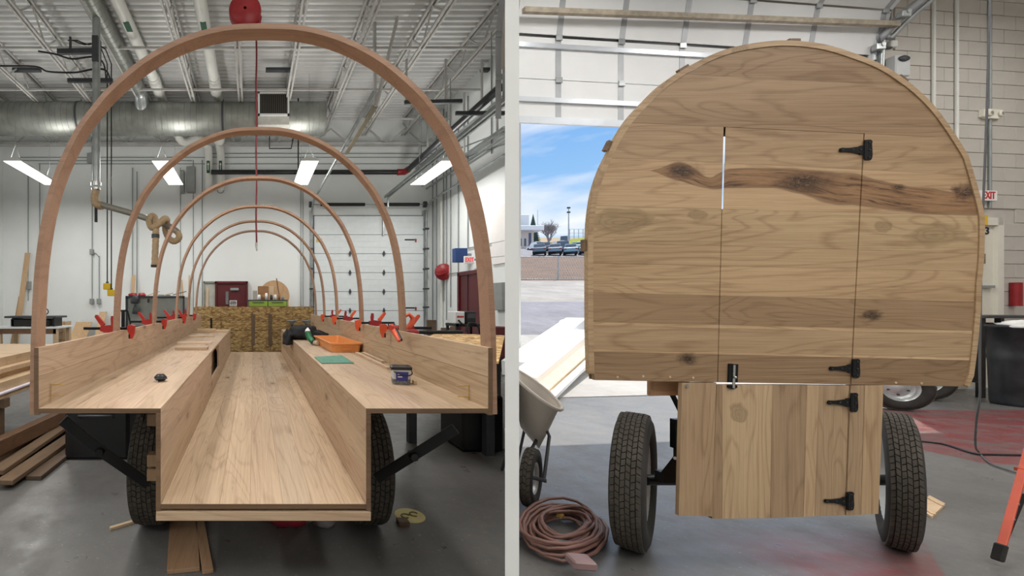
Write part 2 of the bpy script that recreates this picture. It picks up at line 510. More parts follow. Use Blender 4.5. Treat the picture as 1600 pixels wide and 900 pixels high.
# ================================================================== BUILDING
XL, XR1, YB = -8.3, 5.94, 14.0            # left bay: side wall, right wall, back wall
ZC = 7.55
W0 = Vector((XP(1550, 7.2), 7.2, 0)); WD = Vector((-cos(R(5.3)), -sin(R(5.3)), 0)); WN = Vector((sin(R(5.3)), -cos(R(5.3)), 0))
def ws(px):
    k_ = (px - VX) / F
    return (W0.x - k_ * W0.y) / (-WD.x + k_ * WD.y)
def WR(px, py, off=0.0):                   # a point on the door wall of the right bay
    s_ = ws(px)
    p = W0 + WD * s_
    z = EYE + (VY - py) / F * p.y
    return Vector((p.x, p.y, z)) + WN * off
def WS(s_, z, off=0.0): return Vector((W0.x + WD.x * s_, W0.y + WD.y * s_, z)) + WN * off
pk = (800 - VX) / F
PE = Vector((pk * 9.7, 9.7, 0))            # where the partition meets the right wall of the left bay
s_part = ws(800)
PM = WS(s_part, 0)
X15 = 15.0
s15 = (W0.x - X15) / (-WD.x)
PC = WS(s15, 0)

fl = MB()
fl.prism([(XL, -7), (X15, -7), (PC.x, PC.y), (PM.x, PM.y), (PE.x, PE.y), (XR1, YB), (XL, YB)], lambda u, v: V(u, v, 0), lambda u, v: V(u, v, -.2))
floor = struct(fl.build('floor', M['floor'], None, False))
cl = MB()
cl.prism([(PE.x, PE.y), (0.0, -7), (X15, -7), (PC.x, PC.y), (PM.x, PM.y)], lambda u, v: V(u, v, ZC), lambda u, v: V(u, v, ZC + .1))
struct(cl.build('ceiling_right_bay', M['joist']))
# left bay roof deck: ribs running across
dk = MB()
yy = -7.0
prof = []
while yy < YB + .1:
    prof += [(yy, ZC), (yy + .06, ZC), (yy + .085, ZC + .05), (yy + .15, ZC + .05), (yy + .175, ZC)]
    yy += .175
prof = sorted(set((round(a, 4), round(b, 4)) for a, b in prof))
n = len(prof)
dk.add([(XL, a, b) for a, b in prof] + [(XR1, a, b) for a, b in prof] + [(XL, -7, ZC + .12), (XR1, -7, ZC + .12), (XL, prof[-1][0], ZC + .12), (XR1, prof[-1][0], ZC + .12)],
       [(i, i + 1, n + i + 1, n + i) for i in range(n - 1)] + [(2 * n, 2 * n + 1, 2 * n + 3, 2 * n + 2)])
M['deck'] = mat('white_roof_deck', (214, 214, 212), .4, .25, var=.08, scale=1.2)
ceiling = struct(dk.build('ceiling', M['deck'], None, False, fix=False))

def wall(name, a, b, z0, z1, th, m, side=1):
    a, b = Vector((a[0], a[1], 0)), Vector((b[0], b[1], 0))
    d = (b - a).normalized(); nn = Vector((-d.y, d.x, 0)) * th * side
    q = MB().add([a + V(0, 0, z0), b + V(0, 0, z0), b + nn + V(0, 0, z0), a + nn + V(0, 0, z0), a + V(0, 0, z1), b + V(0, 0, z1), b + nn + V(0, 0, z1), a + nn + V(0, 0, z1)],
                 [(0, 1, 2, 3), (4, 7, 6, 5), (0, 4, 5, 1), (1, 5, 6, 2), (2, 6, 7, 3), (3, 7, 4, 0)])
    return struct(q.build(name, m))
wall_back = wall('wall_back', (XL - .2, YB), (XR1 + .2, YB), 0, ZC + .15, .2, M['wallw'])
wall_left = wall('wall_left', (XL, -7.2), (XL, YB), 0, ZC + .15, .2, M['wallw'])
wall('wall_rear', (XL, -7), (X15, -7), 0, ZC + .15, .2, M['wallw'], -1)
wall_right = wall('wall_right', (XR1, PE.y), (XR1, YB), 0, ZC + .15, .2, M['wallw'], -1)
wall('wall_far_side', (X15, -7), (PC.x, PC.y), 0, ZC + .15, .2, M['block'], -1)
# partition between the two bays, seen end on
dP = Vector((pk, 1, 0)).normalized(); nP = Vector((-dP.y, dP.x, 0))
A0 = dP * 1.62
th0 = 22 / F * A0.y * dP.y
q = MB(); za, zb = 0, ZC
e = [A0 + nP * th0 / 2, A0 - nP * th0 / 2, PE - nP * th0 / 2, PE + nP * th0 / 2]
q.prism([(p.x, p.y) for p in e], lambda u, v: V(u, v, za), lambda u, v: V(u, v, zb))
struct(q.build('wall_partition', M['part_w']))

# ---- roof joists of the left bay: children of the ceiling
def joist(x, tb):
    ch = MB()
    for dx in (-.045, .045): ch.box(x + dx - .022, x + dx + .022, -6.8, YB - .05, ZC - .05, ZC, 0)
    j = ch.build('roof_joist', M['joist'], ceiling)
    bt = MB()
    for dx in (-.045, .045): bt.box(x + dx - .022, x + dx + .022, -6.8, YB - .05, tb, tb + .05, 0)
    bt.build('bottom_chord', M['joist'], j)
    y = 4.2; k = 0
    while y < YB - .8:
        MB().bar((x, y, ZC - .04), (x, y + .55, tb + .03), .03, .03).build('web', M['joist'], j)
        MB().bar((x, y + .55, tb + .03), (x, y + 1.1, ZC - .04), .03, .03).build('web', M['joist'], j)
        y += 1.1
for x in (-7.4, -5.95, -4.5, -3.1, -1.65, -.35, 0.95, 2.3, 3.65, 4.95): joist(x, 6.98)
for y in (9.2, 11.0, 12.75):                         # bridging angle across the joists
    MB().box(XL, XR1, y, y + .04, 7.0, 7.05).build('bridging', M['joist'], ceiling)
g = MB().box(XL, XR1, 13.55, 13.75, 6.55, 6.62)
for i in range(12): g.bar((XL + .6 + i * 1.2, 13.65, 6.6), (XL + 1.2 + i * 1.2, 13.65, 7.1), .04, .04).bar((XL + 1.2 + i * 1.2, 13.65, 7.1), (XL + 1.8 + i * 1.2, 13.65, 6.6), .04, .04)
g.build('girder', M['joist'], ceiling)
for (px, py) in ((437, 98), (40, 95), (775, 96)):    # small dark louvres on the deck
    p = P(px, py, 10.6)
    MB().box(p.x - .35, p.x + .35, p.y, p.y + .12, 7.3, 7.38, .01).build('roof_vent', M['darkgrey'], ceiling)

# ---- conduits, boxes: children of the back wall
def conduit(pts, r=.014, m='conduit', par=None, name='conduit'):
    return MB().tube(pts, r, 6).build(name, M[m], par or wall_back)
Yc = 13.96
def Pc(px, py, d=0): return P(px, py, Yc - d)
for (px, y0, y1) in ((44, 256, 470), (62, 256, 456), (207, 262, 600), (214, 268, 600), (282, 262, 600), (302, 250, 600), (316, 250, 600), (470, 245, 560), (473.5, 245, 560), (144, 215, 467), (155, 400, 467)):
    conduit([Pc(px, y0), Pc(px, y1)])
for (py, x0, x1) in ((246, 28, 700), (251, 28, 300), (256, 60, 690), (240, 330, 690)):
    conduit([Pc(x0, py, .04), Pc(x1, py, .04)], .013)
conduit([Pc(144, 395), Pc(150, 396), Pc(155, 402)])
for (px, py, a) in ((144, 471, .09), (155, 471, .09), (144, 394, .09), (45, 446, .13), (142, 248, .16)):
    p = Pc(px, py); MB().box(p.x - a * .6, p.x + a * .6, 13.86, 14, p.z - a, p.z + a, .01).build('outlet_box', M['greyplastic'], wall_back)
for (px, y0, y1, wd) in ((285.5, 268, 303, .13), (299, 262, 302, .28)):
    a, b = Pc(px, y0), Pc(px, y1); MB().box(a.x - wd / 2, a.x + wd / 2, 13.8, 14, b.z, a.z, .015).build('switch_box', M['greyplastic'], wall_back)

# ---- maroon door with its recess in the back wall
def yz(px, py, Y): p = P(px, py, Y); return p.x, p.z
xa, za = yz(320, 442, 13.9); xb, _ = yz(384.5, 442, 13.9)
xm, _ = yz(339, 442, 13.9)
d1 = MB().box(xm, xb, 13.88, 13.93, 0.0, za - .02, .005).build('door_1', M['maroon'])
struct(d1)
MB().box(xm - .06, xm, 13.82, 14, 0, za + .04).box(xb, xb + .06, 13.82, 14, 0, za + .04).box(xm - .06, xb + .06, 13.82, 14, za - .02, za + .05).build('door_frame', M['maroon'], d1)
p0 = P(352.6, 455.5, 13.86); p1 = P(357, 475.5, 13.86)
MB().box(p0.x, p1.x, 13.85, 13.89, p1.z, p0.z).build('glass_slit', mat('grey_glass', (120, 122, 122), .1), d1)
p0 = P(360, 450, 13.86); p1 = P(373, 454, 13.86)
MB().box(p0.x, p1.x, 13.8, 13.89, p1.z, p0.z, .01).build('door_closer', M['greyplastic'], d1)
p0 = P(358.7, 469.5, 13.86); p1 = P(370, 478, 13.86)
sg = MB().box(p0.x, p1.x, 13.86, 13.885, p1.z, p0.z).build('sign', M['signwhite'], d1)
ink = mat('black_ink', (30, 28, 30), .6)
for j, (wd, ht) in enumerate(((.8, .2), (.9, .3), (.85, .14))):
    zc = p0.z - (p0.z - p1.z) * (.2 + .3 * j); hw = (p1.x - p0.x) / 2 * wd; xc = (p0.x + p1.x) / 2; m_ = MB()
    for q_ in range(7): m_.box(xc - hw + q_ * hw / 3.5, xc - hw + (q_ + .72) * hw / 3.5, 13.855, 13.862, zc - ht * .09, zc + ht * .09)
    m_.build('lettering', ink, sg)
nz_ = MB().box(xa, xm - .06, 13.9, 14, 0, za).build('recess_panel', mat('recess_paint', (196, 196, 188), .6), wall_back)
MB().box(xa - .04, xa, 13.84, 14, 0, za + .04).box(xa - .04, xm - .06, 13.84, 14, za, za + .05).build('recess_frame', mat('frame_grey', (150, 150, 140), .5), wall_back)

# ---- closed sectional door in the back wall
GX0, GX1 = XP(491, 13.85), XP(662, 13.85)
gz = [ZP(337 + 29.7 * i, 13.85) for i in range(8)]
gz = [z for z in gz if z > .1] + [0.02]
d2 = struct(MB().box(GX0 - .02, GX1 + .02, 13.93, 13.99, 0, gz[0] + .03).build('door_2', M['darkgrey']))
for i in range(len(gz) - 1):
    m_ = MB().box(GX0, GX1, 13.86, 13.93, gz[i + 1] + .006, gz[i] - .006, .008)
    m_.box(GX0, GX1, 13.853, 13.86, (gz[i] + gz[i + 1]) / 2 - .1, (gz[i] + gz[i + 1]) / 2 - .093).box(GX0, GX1, 13.853, 13.86, (gz[i] + gz[i + 1]) / 2 + .1, (gz[i] + gz[i + 1]) / 2 + .107)
    m_.build('door_section', mat('door_white', (228, 233, 234), .45, var=.03) if i == 0 else bpy.data.materials['door_white'], d2)
for i in range(2, len(gz) - 1):
    for px in (547, 600):
        x = XP(px, 13.83)
        MB().prism([(x - .045, gz[i]), (x, gz[i] + .1), (x + .045, gz[i]), (x, gz[i] - .1)], lambda u, v: V(u, 13.82, v), lambda u, v: V(u, 13.86, v)).build('hinge', M['darkgrey'], d2)
MB().box(XP(599, 13.8) - .02, XP(599, 13.8) + .02, 13.78, 13.86, ZP(368, 13.8), ZP(338, 13.8)).build('drawbar', M['steelgrey'], d2)
for sx, px in ((-1, 487), (1, 665)):
    x = XP(px, 13.8)
    pts = [V(x, 13.75, 0.05), V(x, 13.75, 4.2)]
    for k_ in range(1, 9):
        a = k_ / 8 * pi / 2
        pts.append(V(x, 13.75 - .5 * (1 - cos(a)), 4.2 + .5 * sin(a)))
    pts.append(V(x, 6.6 if sx < 0 else 9.45, 4.78))
    m_ = MB().tube(pts, .035, 4)
    m_.box(x - .05, x + .05, 13.8, 13.98, 0, 4.5)
    m_.build('track', M['steelgrey'], d2)
    for z in (.6, 1.3, 1.9, 2.55, 3.2, 3.85): MB().box(x - .07, x + .07, 13.68, 13.86, z, z + .05).build('track_bracket', M['darkgrey'], d2)
zs = ZP(319.5, 13.7)
MB().cyl((XP(483, 13.7), 13.7, zs), (XP(673, 13.7), 13.7, zs), .018, 8).build('torsion_shaft', M['steelgrey'], d2)
for a, b in ((501, 570), (588, 655)):
    MB().cyl((XP(a, 13.7), 13.7, zs), (XP(b, 13.7), 13.7, zs), .055, 12).build('spring', M['black'], d2)
for px in (485, 664):
    MB().cyl((XP(px, 13.7) - .04, 13.7, zs), (XP(px, 13.7) + .04, 13.7, zs), .1, 14).build('cable_drum', M['darkgrey'], d2)
for (px, py, a, b, mm) in ((499, 375.5, .09, .055, 'yellow'),):
    p = P(px, py, 13.84); MB().box(p.x - a, p.x + a, 13.845, 13.855, p.z - b, p.z + b).build('sticker', M[mm], d2)
for (px, py) in ((641.5, 374.5), (641.5, 481)):
    p = P(px, py, 13.84); MB().box(p.x - .19, p.x + .14, 13.845, 13.855, p.z - .02, p.z + .02).build('lettering', ink, d2)
    MB().box(p.x + .15, p.x + .2, 13.845, 13.855, p.z - .08, p.z + .03).build('sticker', M['red'], d2)
# operator rail above the door
xr = XP(605, 13.5)
rl = MB()
for dx in (-.05, .05): rl.box(xr + dx - .02, xr + dx + .02, 6.4, 13.6, 4.84, 4.91)
rl.box(xr - .02, xr + .02, 13.4, 13.46, 4.5, 4.84).bar((xr, 7.2, 4.9), (xr, 7.2, 7.0), .04, .04)
tag(rl.build('operator_rail', M['steelgrey']), 'long grey steel opener rail running overhead to the closed white garage door', 'rail')

# ---- right wall of the left bay: pipes and maroon door
def RW(px, py, off=.03):
    x = XR1 - off; Y = x * F / (px - VX); return Vector((x, Y, ZP(py, Y)))
for (px, y0, y1) in ((676, 240, 520), (682, 180, 520), (693, 170, 470), (697.5, 175, 500), (704, 200, 480), (716, 200, 486), (731, 150, 388), (768, 60, 240)):
    a = RW(px, y0); b = V(a.x, a.y, RW(px, y1).z); conduit([a, b], .016, 'conduit', wall_right)
conduit([RW(690, 300, .06), V(XR1 - .06, RW(690, 300, .06).y, .3)], .05, 'pvc', wall_right, 'drain_pipe')
for (a, b) in (((730, 388), (789, 376)), ((741, 405), (789, 400)), ((700, 428), (760, 420)), ((672, 250), (789, 205)), ((680, 262), (789, 225))):
    conduit([RW(*a), RW(*b)], .014, 'conduit', wall_right)
ya, yb_ = RW(720, 431).y, RW(758, 431).y
zt = RW(720, 431).z
d3 = struct(MB().box(XR1 - .05, XR1 - .01, yb_, ya, 0, zt, .004).build('door_3', M['maroon']))
ym = (ya + yb_) / 2 + .2
MB().box(XR1 - .09, XR1, ya, ya + .09, 0, zt + .08).box(XR1 - .09, XR1, yb_ - .09, yb_, 0, zt + .08).box(XR1 - .09, XR1, yb_ - .09, ya + .09, zt, zt + .1).build('door_frame', M['maroon'], d3)
MB().box(XR1 - .07, XR1 - .04, ym - .01, ym + .01, 0, zt).build('door_edge', M['darkgrey'], d3)
a = RW(769.5, 326, .02)
MB().box(XR1 - .04, XR1, 9.75, a.y, 2.4, a.z, .005).build('wall_panel', M['signwhite'], wall_right)
# ================================================================== WHEELS
def wheel(parent, c, phi, r, wd, rim_r, name='wheel', rows=5, nblk=44, hub=True):
    """tyre with moulded tread blocks; axle along the horizontal direction phi"""
    c = Vector(c)
    M_ = Matrix.Translation(c) @ Matrix.Rotation(phi, 4, 'Z') @ Matrix.Rotation(pi / 2, 4, 'Y')
    h = wd / 2
    prof = [(rim_r, -h * .72), (rim_r + .02, -h * .9), (rim_r + (r - rim_r) * .45, -h * 1.06), (r - .045, -h * 1.0), (r - .016, -h * .82), (r - .010, -h * .4), (r - .010, h * .4), (r - .016, h * .82), (r - .045, h * 1.0),
            (rim_r + (r - rim_r) * .45, h * 1.06), (rim_r + .02, h * .9), (rim_r, h * .72)]
    t = MB().lathe(prof, 56, M_, True, True).build(name, M['rubber'], parent)
    tr = MB()
    for i in range(rows):
        z0 = -h * .86 + i * (1.72 * h) / rows; z1 = z0 + 1.72 * h / rows - h * .05
        for k in range(nblk):
            a0 = 2 * pi * (k + (.5 if i % 2 else 0)) / nblk; a1 = a0 + 2 * pi / nblk * .86
            sl = .25 * 2 * pi / nblk * (1 if i % 2 else -1)
            def rr(z): return r - (.006 if abs(z) > h * .6 else 0)
            vs = []
            for (a, z) in ((a0, z0), (a1, z0), (a1 + sl, z1), (a0 + sl, z1)):
                for ra in (r - .02, rr(z)): vs.append(M_ @ V(ra * cos(a), ra * sin(a), z))
            tr.add(vs, [(1, 3, 5, 7), (0, 1, 7, 6), (0, 2, 3, 1), (2, 4, 5, 3), (4, 6, 7, 5)])
    tag(tr.build('tread', M['tread'], t, fix=False), kind='stuff')
    rp_ = [(rim_r + .012, -h * .8), (rim_r - .005, -h * .7), (rim_r - .02, -h * .3), (rim_r * .8, -h * .05), (rim_r * .55, h * .1), (.07, h * .12), (.055, h * .3), (.001, h * .3)]
    rm = MB().lathe(rp_, 36, M_)
    rm.lathe([(rim_r + .012, h * .8), (rim_r - .008, h * .65), (rim_r - .02, h * .3), (rim_r * .8, 0.0), (rim_r * .55, h * .02), (.06, h * .02), (.001, h * .02)], 36, M_)
    rmo = rm.build('rim', M['rim'], t)
    if hub:
        for k in range(5):
            a = 2 * pi * k / 5
            for sg in (-.16, .3):
                MB().cyl(M_ @ V(.09 * cos(a), .09 * sin(a), 0), M_ @ V(.09 * cos(a), .09 * sin(a), h * sg), .011, 6).build('lug_nut', M['darkgrey'], t)
    return t

# ================================================================== THE OPEN WAGON OF THE LEFT BAY
WX = .0443                                           # centre line
Y0, Y1 = 1.88, 7.6
ZB, ZF, ZT = .983, .558, 1.253                       # bench, well floor, top of side boards
wag = thing('covered_wagon', 'unfinished oak wagon body with six bent wooden bows on rubber tyres', 'wagon', (WX, Y0, 0))
def tone(a=.89, b=1.06):
    t_ = random.uniform(a, b); return (t_, t_ * random.uniform(.97, 1.0), t_ * random.uniform(.93, 1.0))
def planks_x(name, x0, x1, n_, z0, z1, y0, y1, jit=.25, splits=()):
    w_ = [1 + random.uniform(-jit, jit) for _ in range(n_)]; t_ = sum(w_); x = x0
    for i in range(n_):
        xe = x + (x1 - x0) * w_[i] / t_
        MB().box(WX + x + .0002, WX + xe - .0002, y0, y1, z0 - random.uniform(0, .0007), z1 - random.uniform(0, .0007), .0012).build(name, M['oak_y'], wag, color=tone())
        x = xe
planks_x('floor_plank', -.456, .456, 7, ZF - .022, ZF, Y0, Y1 + .15)
for s in (-1, 1):
    if s < 0: planks_x('bench_plank', -1.0, -.457, 4, ZB - .022, ZB, Y0, Y1)
    else: planks_x('bench_plank', .457, 1.0, 4, ZB - .022, ZB, Y0, Y1)
    xa, xb = s * 1.0, s * 1.02
    MB().box(WX + xa, WX + xb, Y0, Y1 + .1, ZB - .03, 1.122, .0015).build('side_board', M['oak_y'], wag, color=tone())
    MB().box(WX + xa, WX + xb, Y0, Y1 + .1, 1.1232, ZT, .0015).build('side_board', M['oak_y'], wag, color=tone())
    xa, xb = s * .457, s * .478
    hs = [ZF - .03, .70, .845, ZB]
    for i in range(3):
        if s < 0 and i:
            segs = ((Y0, 4.15), (5.05, Y1))
        else: segs = ((Y0, Y1),)
        for (a, b) in segs:
            MB().box(WX + xa, WX + xb, a, b, hs[i] + .0008, hs[i + 1] - .0225 * (i == 2) - .0008 * (i < 2), .0015).build('well_board', M['oak_y'], wag, color=tone(.9, 1.02))
MB().box(WX - .478, WX + .478, Y0 - .004, Y0 + .04, ZF - .075, ZF - .034, .002).build('cross_beam', M['oak_x'], wag, color=(1.06, 1.02, .95))
MB().box(WX - .44, WX - .36, Y0 + .05, Y1, ZF - .1, ZF - .03).box(WX + .36, WX + .44, Y0 + .05, Y1, ZF - .1, ZF - .03).build('chassis_rail', M['blackmetal'], wag)
MB().box(WX - .545, WX - .53, 4.05, 5.25, ZF, ZB - .03).box(WX - 1.0, WX - .545, 4.1, 4.13, ZF, ZB - .03).build('bulkhead', M['oak_z'], wag, color=(.7, .62, .54))  # tint darkened so the cutout reads as a shaded recess
bow_pts = [(0, 2.700), (.14, 2.695), (.276, 2.668), (.416, 2.615), (.553, 2.535), (.692, 2.416), (.764, 2.333), (.832, 2.242), (.888, 2.135), (.943, 2.005), (.986, 1.846), (1.014, 1.672), (1.029, 1.500), (1.039, 1.262), (1.044, .955)]
half = catmull([(x, 0, z) for x, z in bow_pts], 3)
curve = [V(-p.x, 0, p.z) for p in half[::-1]] + half[1:]
def make_bow(y, th=.024, dp=.085):
    vs, fs = [], []
    n_ = len(curve)
    for i, p in enumerate(curve):
        t_ = (curve[min(i + 1, n_ - 1)] - curve[max(i - 1, 0)]).normalized()
        nr = V(t_.z, 0, -t_.x)                       # inward
        for q in (p, p + nr * th):
            for dy in (0, dp): vs.append(V(q.x + WX, y + dy, q.z))
    for i in range(n_ - 1):
        a, b = i * 4, i * 4 + 4
        fs += [(a, b, b + 1, a + 1), (a + 2, a + 3, b + 3, b + 2), (a, a + 2, b + 2, b), (a + 1, b + 1, b + 3, a + 3)]
    fs += [(0, 1, 3, 2), (len(vs) - 4, len(vs) - 2, len(vs) - 1, len(vs) - 3)]
    m_ = MB().add(vs, fs)
    m_.build('bow', M['bow'], wag, color=tone(.95, 1.05))
# sawn end grain facing the camera
M['endgrain'] = wood('end_grain', (128, 100, 74), (84, 62, 45), 'x', knots=0, figure=6)
for (a_, b_, c_, d_) in ((-1.0, -.457, ZB - .022, ZB - .001), (.457, 1.0, ZB - .022, ZB - .001), (-.456, .456, ZF - .022, ZF - .001), (-.4785, -.4572, ZF - .03, ZB - .024), (.4572, .4785, ZF - .03, ZB - .024), (-1.02, -1.0005, ZB - .03, ZT - .001), (1.0005, 1.02, ZB - .03, ZT - .001)):
    MB().box(WX + a_, WX + b_, Y0 - .0012, Y0 + .0002, c_, d_).build('end_grain', M['endgrain'], wag)
BY = [1.885, 2.99, 4.14, 5.36, 6.33, 7.19]
for y in BY: make_bow(y)
# running gear
for s in (-1, 1):
    wheel(wag, (WX + s * .70, 2.86, .395), 0, .395, .2, .23, nblk=66, rows=6)
MB().cyl((WX - .66, 2.86, .395), (WX + .66, 2.86, .395), .035, 12).box(WX - .46, WX - .36, 2.8, 2.92, .395, .47).box(WX + .36, WX + .46, 2.8, 2.92, .395, .47).build('axle', M['blackmetal'], wag)
for s in (-1, 1):
    wheel(wag, (WX + s * .70, 6.3, .395), 0, .395, .2, .23, nblk=30)
MB().cyl((WX - .66, 6.3, .395), (WX + .66, 6.3, .395), .035, 12).box(WX - .46, WX - .36, 6.24, 6.36, .395, .47).box(WX + .36, WX + .46, 6.24, 6.36, .395, .47).build('axle', M['blackmetal'], wag)
def strut(pts):
    m_ = MB()
    for a, b in zip(pts, pts[1:]): m_.bar(a, b, .012, .052, up=(0, 0, 1), b=.002)
    m_.cyl(pts[1] - V(0, .03, 0), pts[1] + V(0, .03, 0), .02, 8)
    m_.build('brace_strut', M['blackmetal'], wag)
strut([P(98, 656, 2.06), P(158, 705, 2.12), P(232, 757, 2.25)])
strut([P(712, 670, 2.06), P(645, 712, 2.14), P(588, 748, 2.25)])
MB().box(WX - .99, WX + -.49, 2.03, 2.09, ZB - .062, ZB - .024).build('bench_bearer', M['blackmetal'], wag)
MB().box(WX + .49, WX + .99, 2.03, 2.09, ZB - .062, ZB - .024).build('bench_bearer', M['blackmetal'], wag)
for (ya_, ztop) in ((2.0, .95), (2.02, .93)): pass
for (px, py) in ((240, 655), (240, 718), (240, 740)):
    p = P(px, py, 2.2); MB().box(p.x - .03, p.x + .02, 2.18, 2.24, p.z - .03, p.z + .03).build('packing_block', M['pine_z'], wag, color=(.55, .48, .42))
# wire hooks stapled to the side boards
for s, px, py0, py1, Yh in ((-1, 79, 601, 618, 0), (1, 733, 603, 620, 0)):
    x = WX + s * .998
    Yh = x * F / (px - VX)
    za_, zb_ = ZP(py0, Yh), ZP(py1, Yh)
    m_ = MB()
    for z in (za_, zb_): m_.cyl((x, Yh, z), (x - s * .055, Yh + .005, z), .0028, 6)
    m_.cyl((x - s * .003, Yh, za_ + .005), (x - s * .003, Yh, zb_ - .025), .0022, 6)
    m_.build('wire_hook', M['brass'], wag)

# ================================================================== CLAMPS (bar along +x, jaws at x = 0)
def make_clamp(name, label, mA, mB_, length=.33, flip=1, variant=0):
    t_ = thing(name, label, 'clamp', (0, 0, 0), 'bar clamps holding the bows')
    MB().box(-.03, length, -.004, .004, -.01, .01, .001).build('bar', M['blackmetal'], t_)
    hd = MB().prism([(-.05, .022), (-.015, .03), (.005, .02), (.006, -.012), (-.004, -.03), (-.016, -.075), (-.03, -.075), (-.045, -.04)], lambda u, v: V(u, -.014, v), lambda u, v: V(u, .014, v))
    j = hd.build('fixed_jaw', mA, t_)
    MB().box(-.018, -.004, -.016, .016, -.074, -.04, .003).build('pad', M['black'], j)
    bd = MB().prism([(.085, .018), (.13, .026), (.2, .018), (.205, -.016), (.17, -.03), (.12, -.03), (.085, -.02)], lambda u, v: V(u, -.016, v), lambda u, v: V(u, .016, v))
    b_ = bd.build('slider_body', mB_, t_)
    MB().prism([(.185, .015), (.2, .02), (.245, .085), (.24, .1), (.225, .1), (.17, .035)], lambda u, v: V(u, -.012, v), lambda u, v: V(u, .012, v)).build('handle', mA, t_)
    MB().prism([(.105, .015), (.125, .02), (.128, .07), (.125, .092), (.108, .092), (.1, .05)], lambda u, v: V(u, -.011, v), lambda u, v: V(u, .011, v)).build('trigger', mB_, t_)
    MB().prism([(.085, -.012), (.12, -.012), (.11, -.05), (.095, -.055), (.084, -.05)], lambda u, v: V(u, -.013, v), lambda u, v: V(u, .013, v)).build('moving_jaw', M['black'], t_)
    return t_
cl0 = make_clamp('bar_clamp', 'red bar clamp on the left side board at the second bow', M['clampred'], M['clampred'])
cl1 = make_clamp('bar_clamp', 'orange bar clamp on the right side board, nearest of that row', M['clamporange'], M['red'])
def put(o, loc, rz): o.location = loc; o.rotation_euler = (0, 0, rz)
zc_ = ZT + .012
put(cl0, (WX - 1.0 + .035, BY[1] + .12, zc_), pi)
names_l = ['red bar clamp on the left side board at the third bow', 'red bar clamp on the left side board at the fourth bow', 'red bar clamp on the left side board at the fifth bow']
for y, lb in zip((BY[2], BY[3], BY[4]), names_l): dup(cl0, (WX - 1.0 + .035, y + .12, zc_), (0, 0, pi), lb)
put(cl1, (WX + 1.0 - .035, BY[1] + .22, zc_), R(-8))
for y, lb, rz in ((BY[2] - .15, 'orange bar clamp on the right side board just before the third bow', 4), (BY[3] - .2, 'orange bar clamp on the right side board just before the fourth bow', 0), (BY[4] - .3, 'orange bar clamp on the right side board at the fifth bow', -5)):
    dup(cl1, (WX + 1.0 - .035, y, zc_), (0, 0, R(rz)), lb)
# big spring clamp hanging over the right board in front of the second bow
sc0 = thing('spring_clamp', 'orange spring clamp hanging down the inner face of the right side board', 'clamp', (WX + .99, 2.86, ZT))
for sg, m_ in ((0, 'clamporange'), (1, 'black')):
    a = P(612, 508, 2.86); b = P(624, 533, 2.72)
    off = V(.018, .02, .004) * sg
    MB().tube([a + off, a * .55 + b * .45 + off + V(-.01, 0, .008), b + off], [.012, .017, .011], 8).build('jaw_arm', M[m_], sc0)
MB().cyl(P(610, 512, 2.8), P(619, 512, 2.84), .018, 10).build('pivot', M['clampred'], sc0)
for px in (607, 611): MB().cyl(P(px, 514, 2.85), P(px, 505, 2.86), .004, 6).build('prong', M['blackmetal'], sc0)
# clamp body seen outside the right board
oc = thing('pipe_clamp', 'long dark pipe clamp with orange handle outside the right board by the second bow', 'clamp', P(640, 521, 3.05))
MB().cyl(P(636, 519, 3.12), P(722, 519, 3.12), .014, 8).build('pipe', M['blackmetal'], oc)
MB().tube([P(634, 516, 3.1), P(643, 506, 3.1), P(645, 497, 3.1), P(639, 491, 3.1), P(632, 495, 3.1)], [.02, .022, .018, .015, .01], 8).build('handle', M['clamporange'], oc)
MB().ball(P(643, 519, 3.08), .045, 12, 8, (1.3, .6, .55)).build('clamp_head', M['red'], oc)

# ================================================================== THINGS ON THE BENCHES
zb = ZB
def bench(px, py, z=ZB):
    Y = F * (EYE - z) / (py - VY); return Vector(((px - VX) / F * Y, Y, z))
# tape measure
p = bench(251, 596)
t_ = thing('tape_measure', 'black pocket tape measure lying on the left bench', 'tape measure', p)
m_ = MB().box(-.036, .036, -.03, .03, 0.004, .044, .016).xf(Matrix.Translation(p) @ Matrix.Rotation(.3, 4, 'Z')); m_.sm = [True] * len(m_.f)
m_.build('case', M['black'], t_)
MB().box(-.037, .037, -.031, .031, .018, .024, .002).xf(Matrix.Translation(p) @ Matrix.Rotation(.3, 4, 'Z')).build('seam_band', M['darkgrey'], t_)
MB().box(-.03, -.018, -.036, -.028, .0, .012).xf(Matrix.Translation(p) @ Matrix.Rotation(.3, 4, 'Z')).build('hook', M['steel'], t_)
# loose offcuts on the left bench
lo = [((300, 546), .32, .15, .028, .0, 'flat oak offcut nearest the camera in the pile on the left bench', 'oak_x'),
      ((304, 536.5), .40, .16, .018, .06, 'thin oak offcut second from the front on the left bench', 'oak_x'),
      ((314, 526), .36, .14, .02, -.02, 'narrow oak offcut in the middle of the left bench row', 'oak_x'),
      ((322, 519.5), .72, .16, .03, .02, 'long pale board lying across the far end of left bench', 'pine_x'),
      ((345, 515.5), .3, .11, .03, .0, 'short board resting on top of the long one at far bench end', 'pine_x')]
for i, ((px, py), a, b, h, rz, lb, mm) in enumerate(lo):
    z = ZB if i < 4 else ZB + .0305
    p = bench(px, py) if i < 4 else bench(325, 519.5) + V(-.02, .0, 0)
    Mx = Matrix.Translation((p.x, p.y, z)) @ Matrix.Rotation(rz, 4, 'Z')
    tag(MB().box(-a / 2, a / 2, -b / 2, b / 2, .0005, h, .001).xf(Mx).build('wood_offcut', M[mm], None, color=tone(.95, 1.1)), lb, 'board', 'offcuts on the left bench')
p = bench(338, 534)
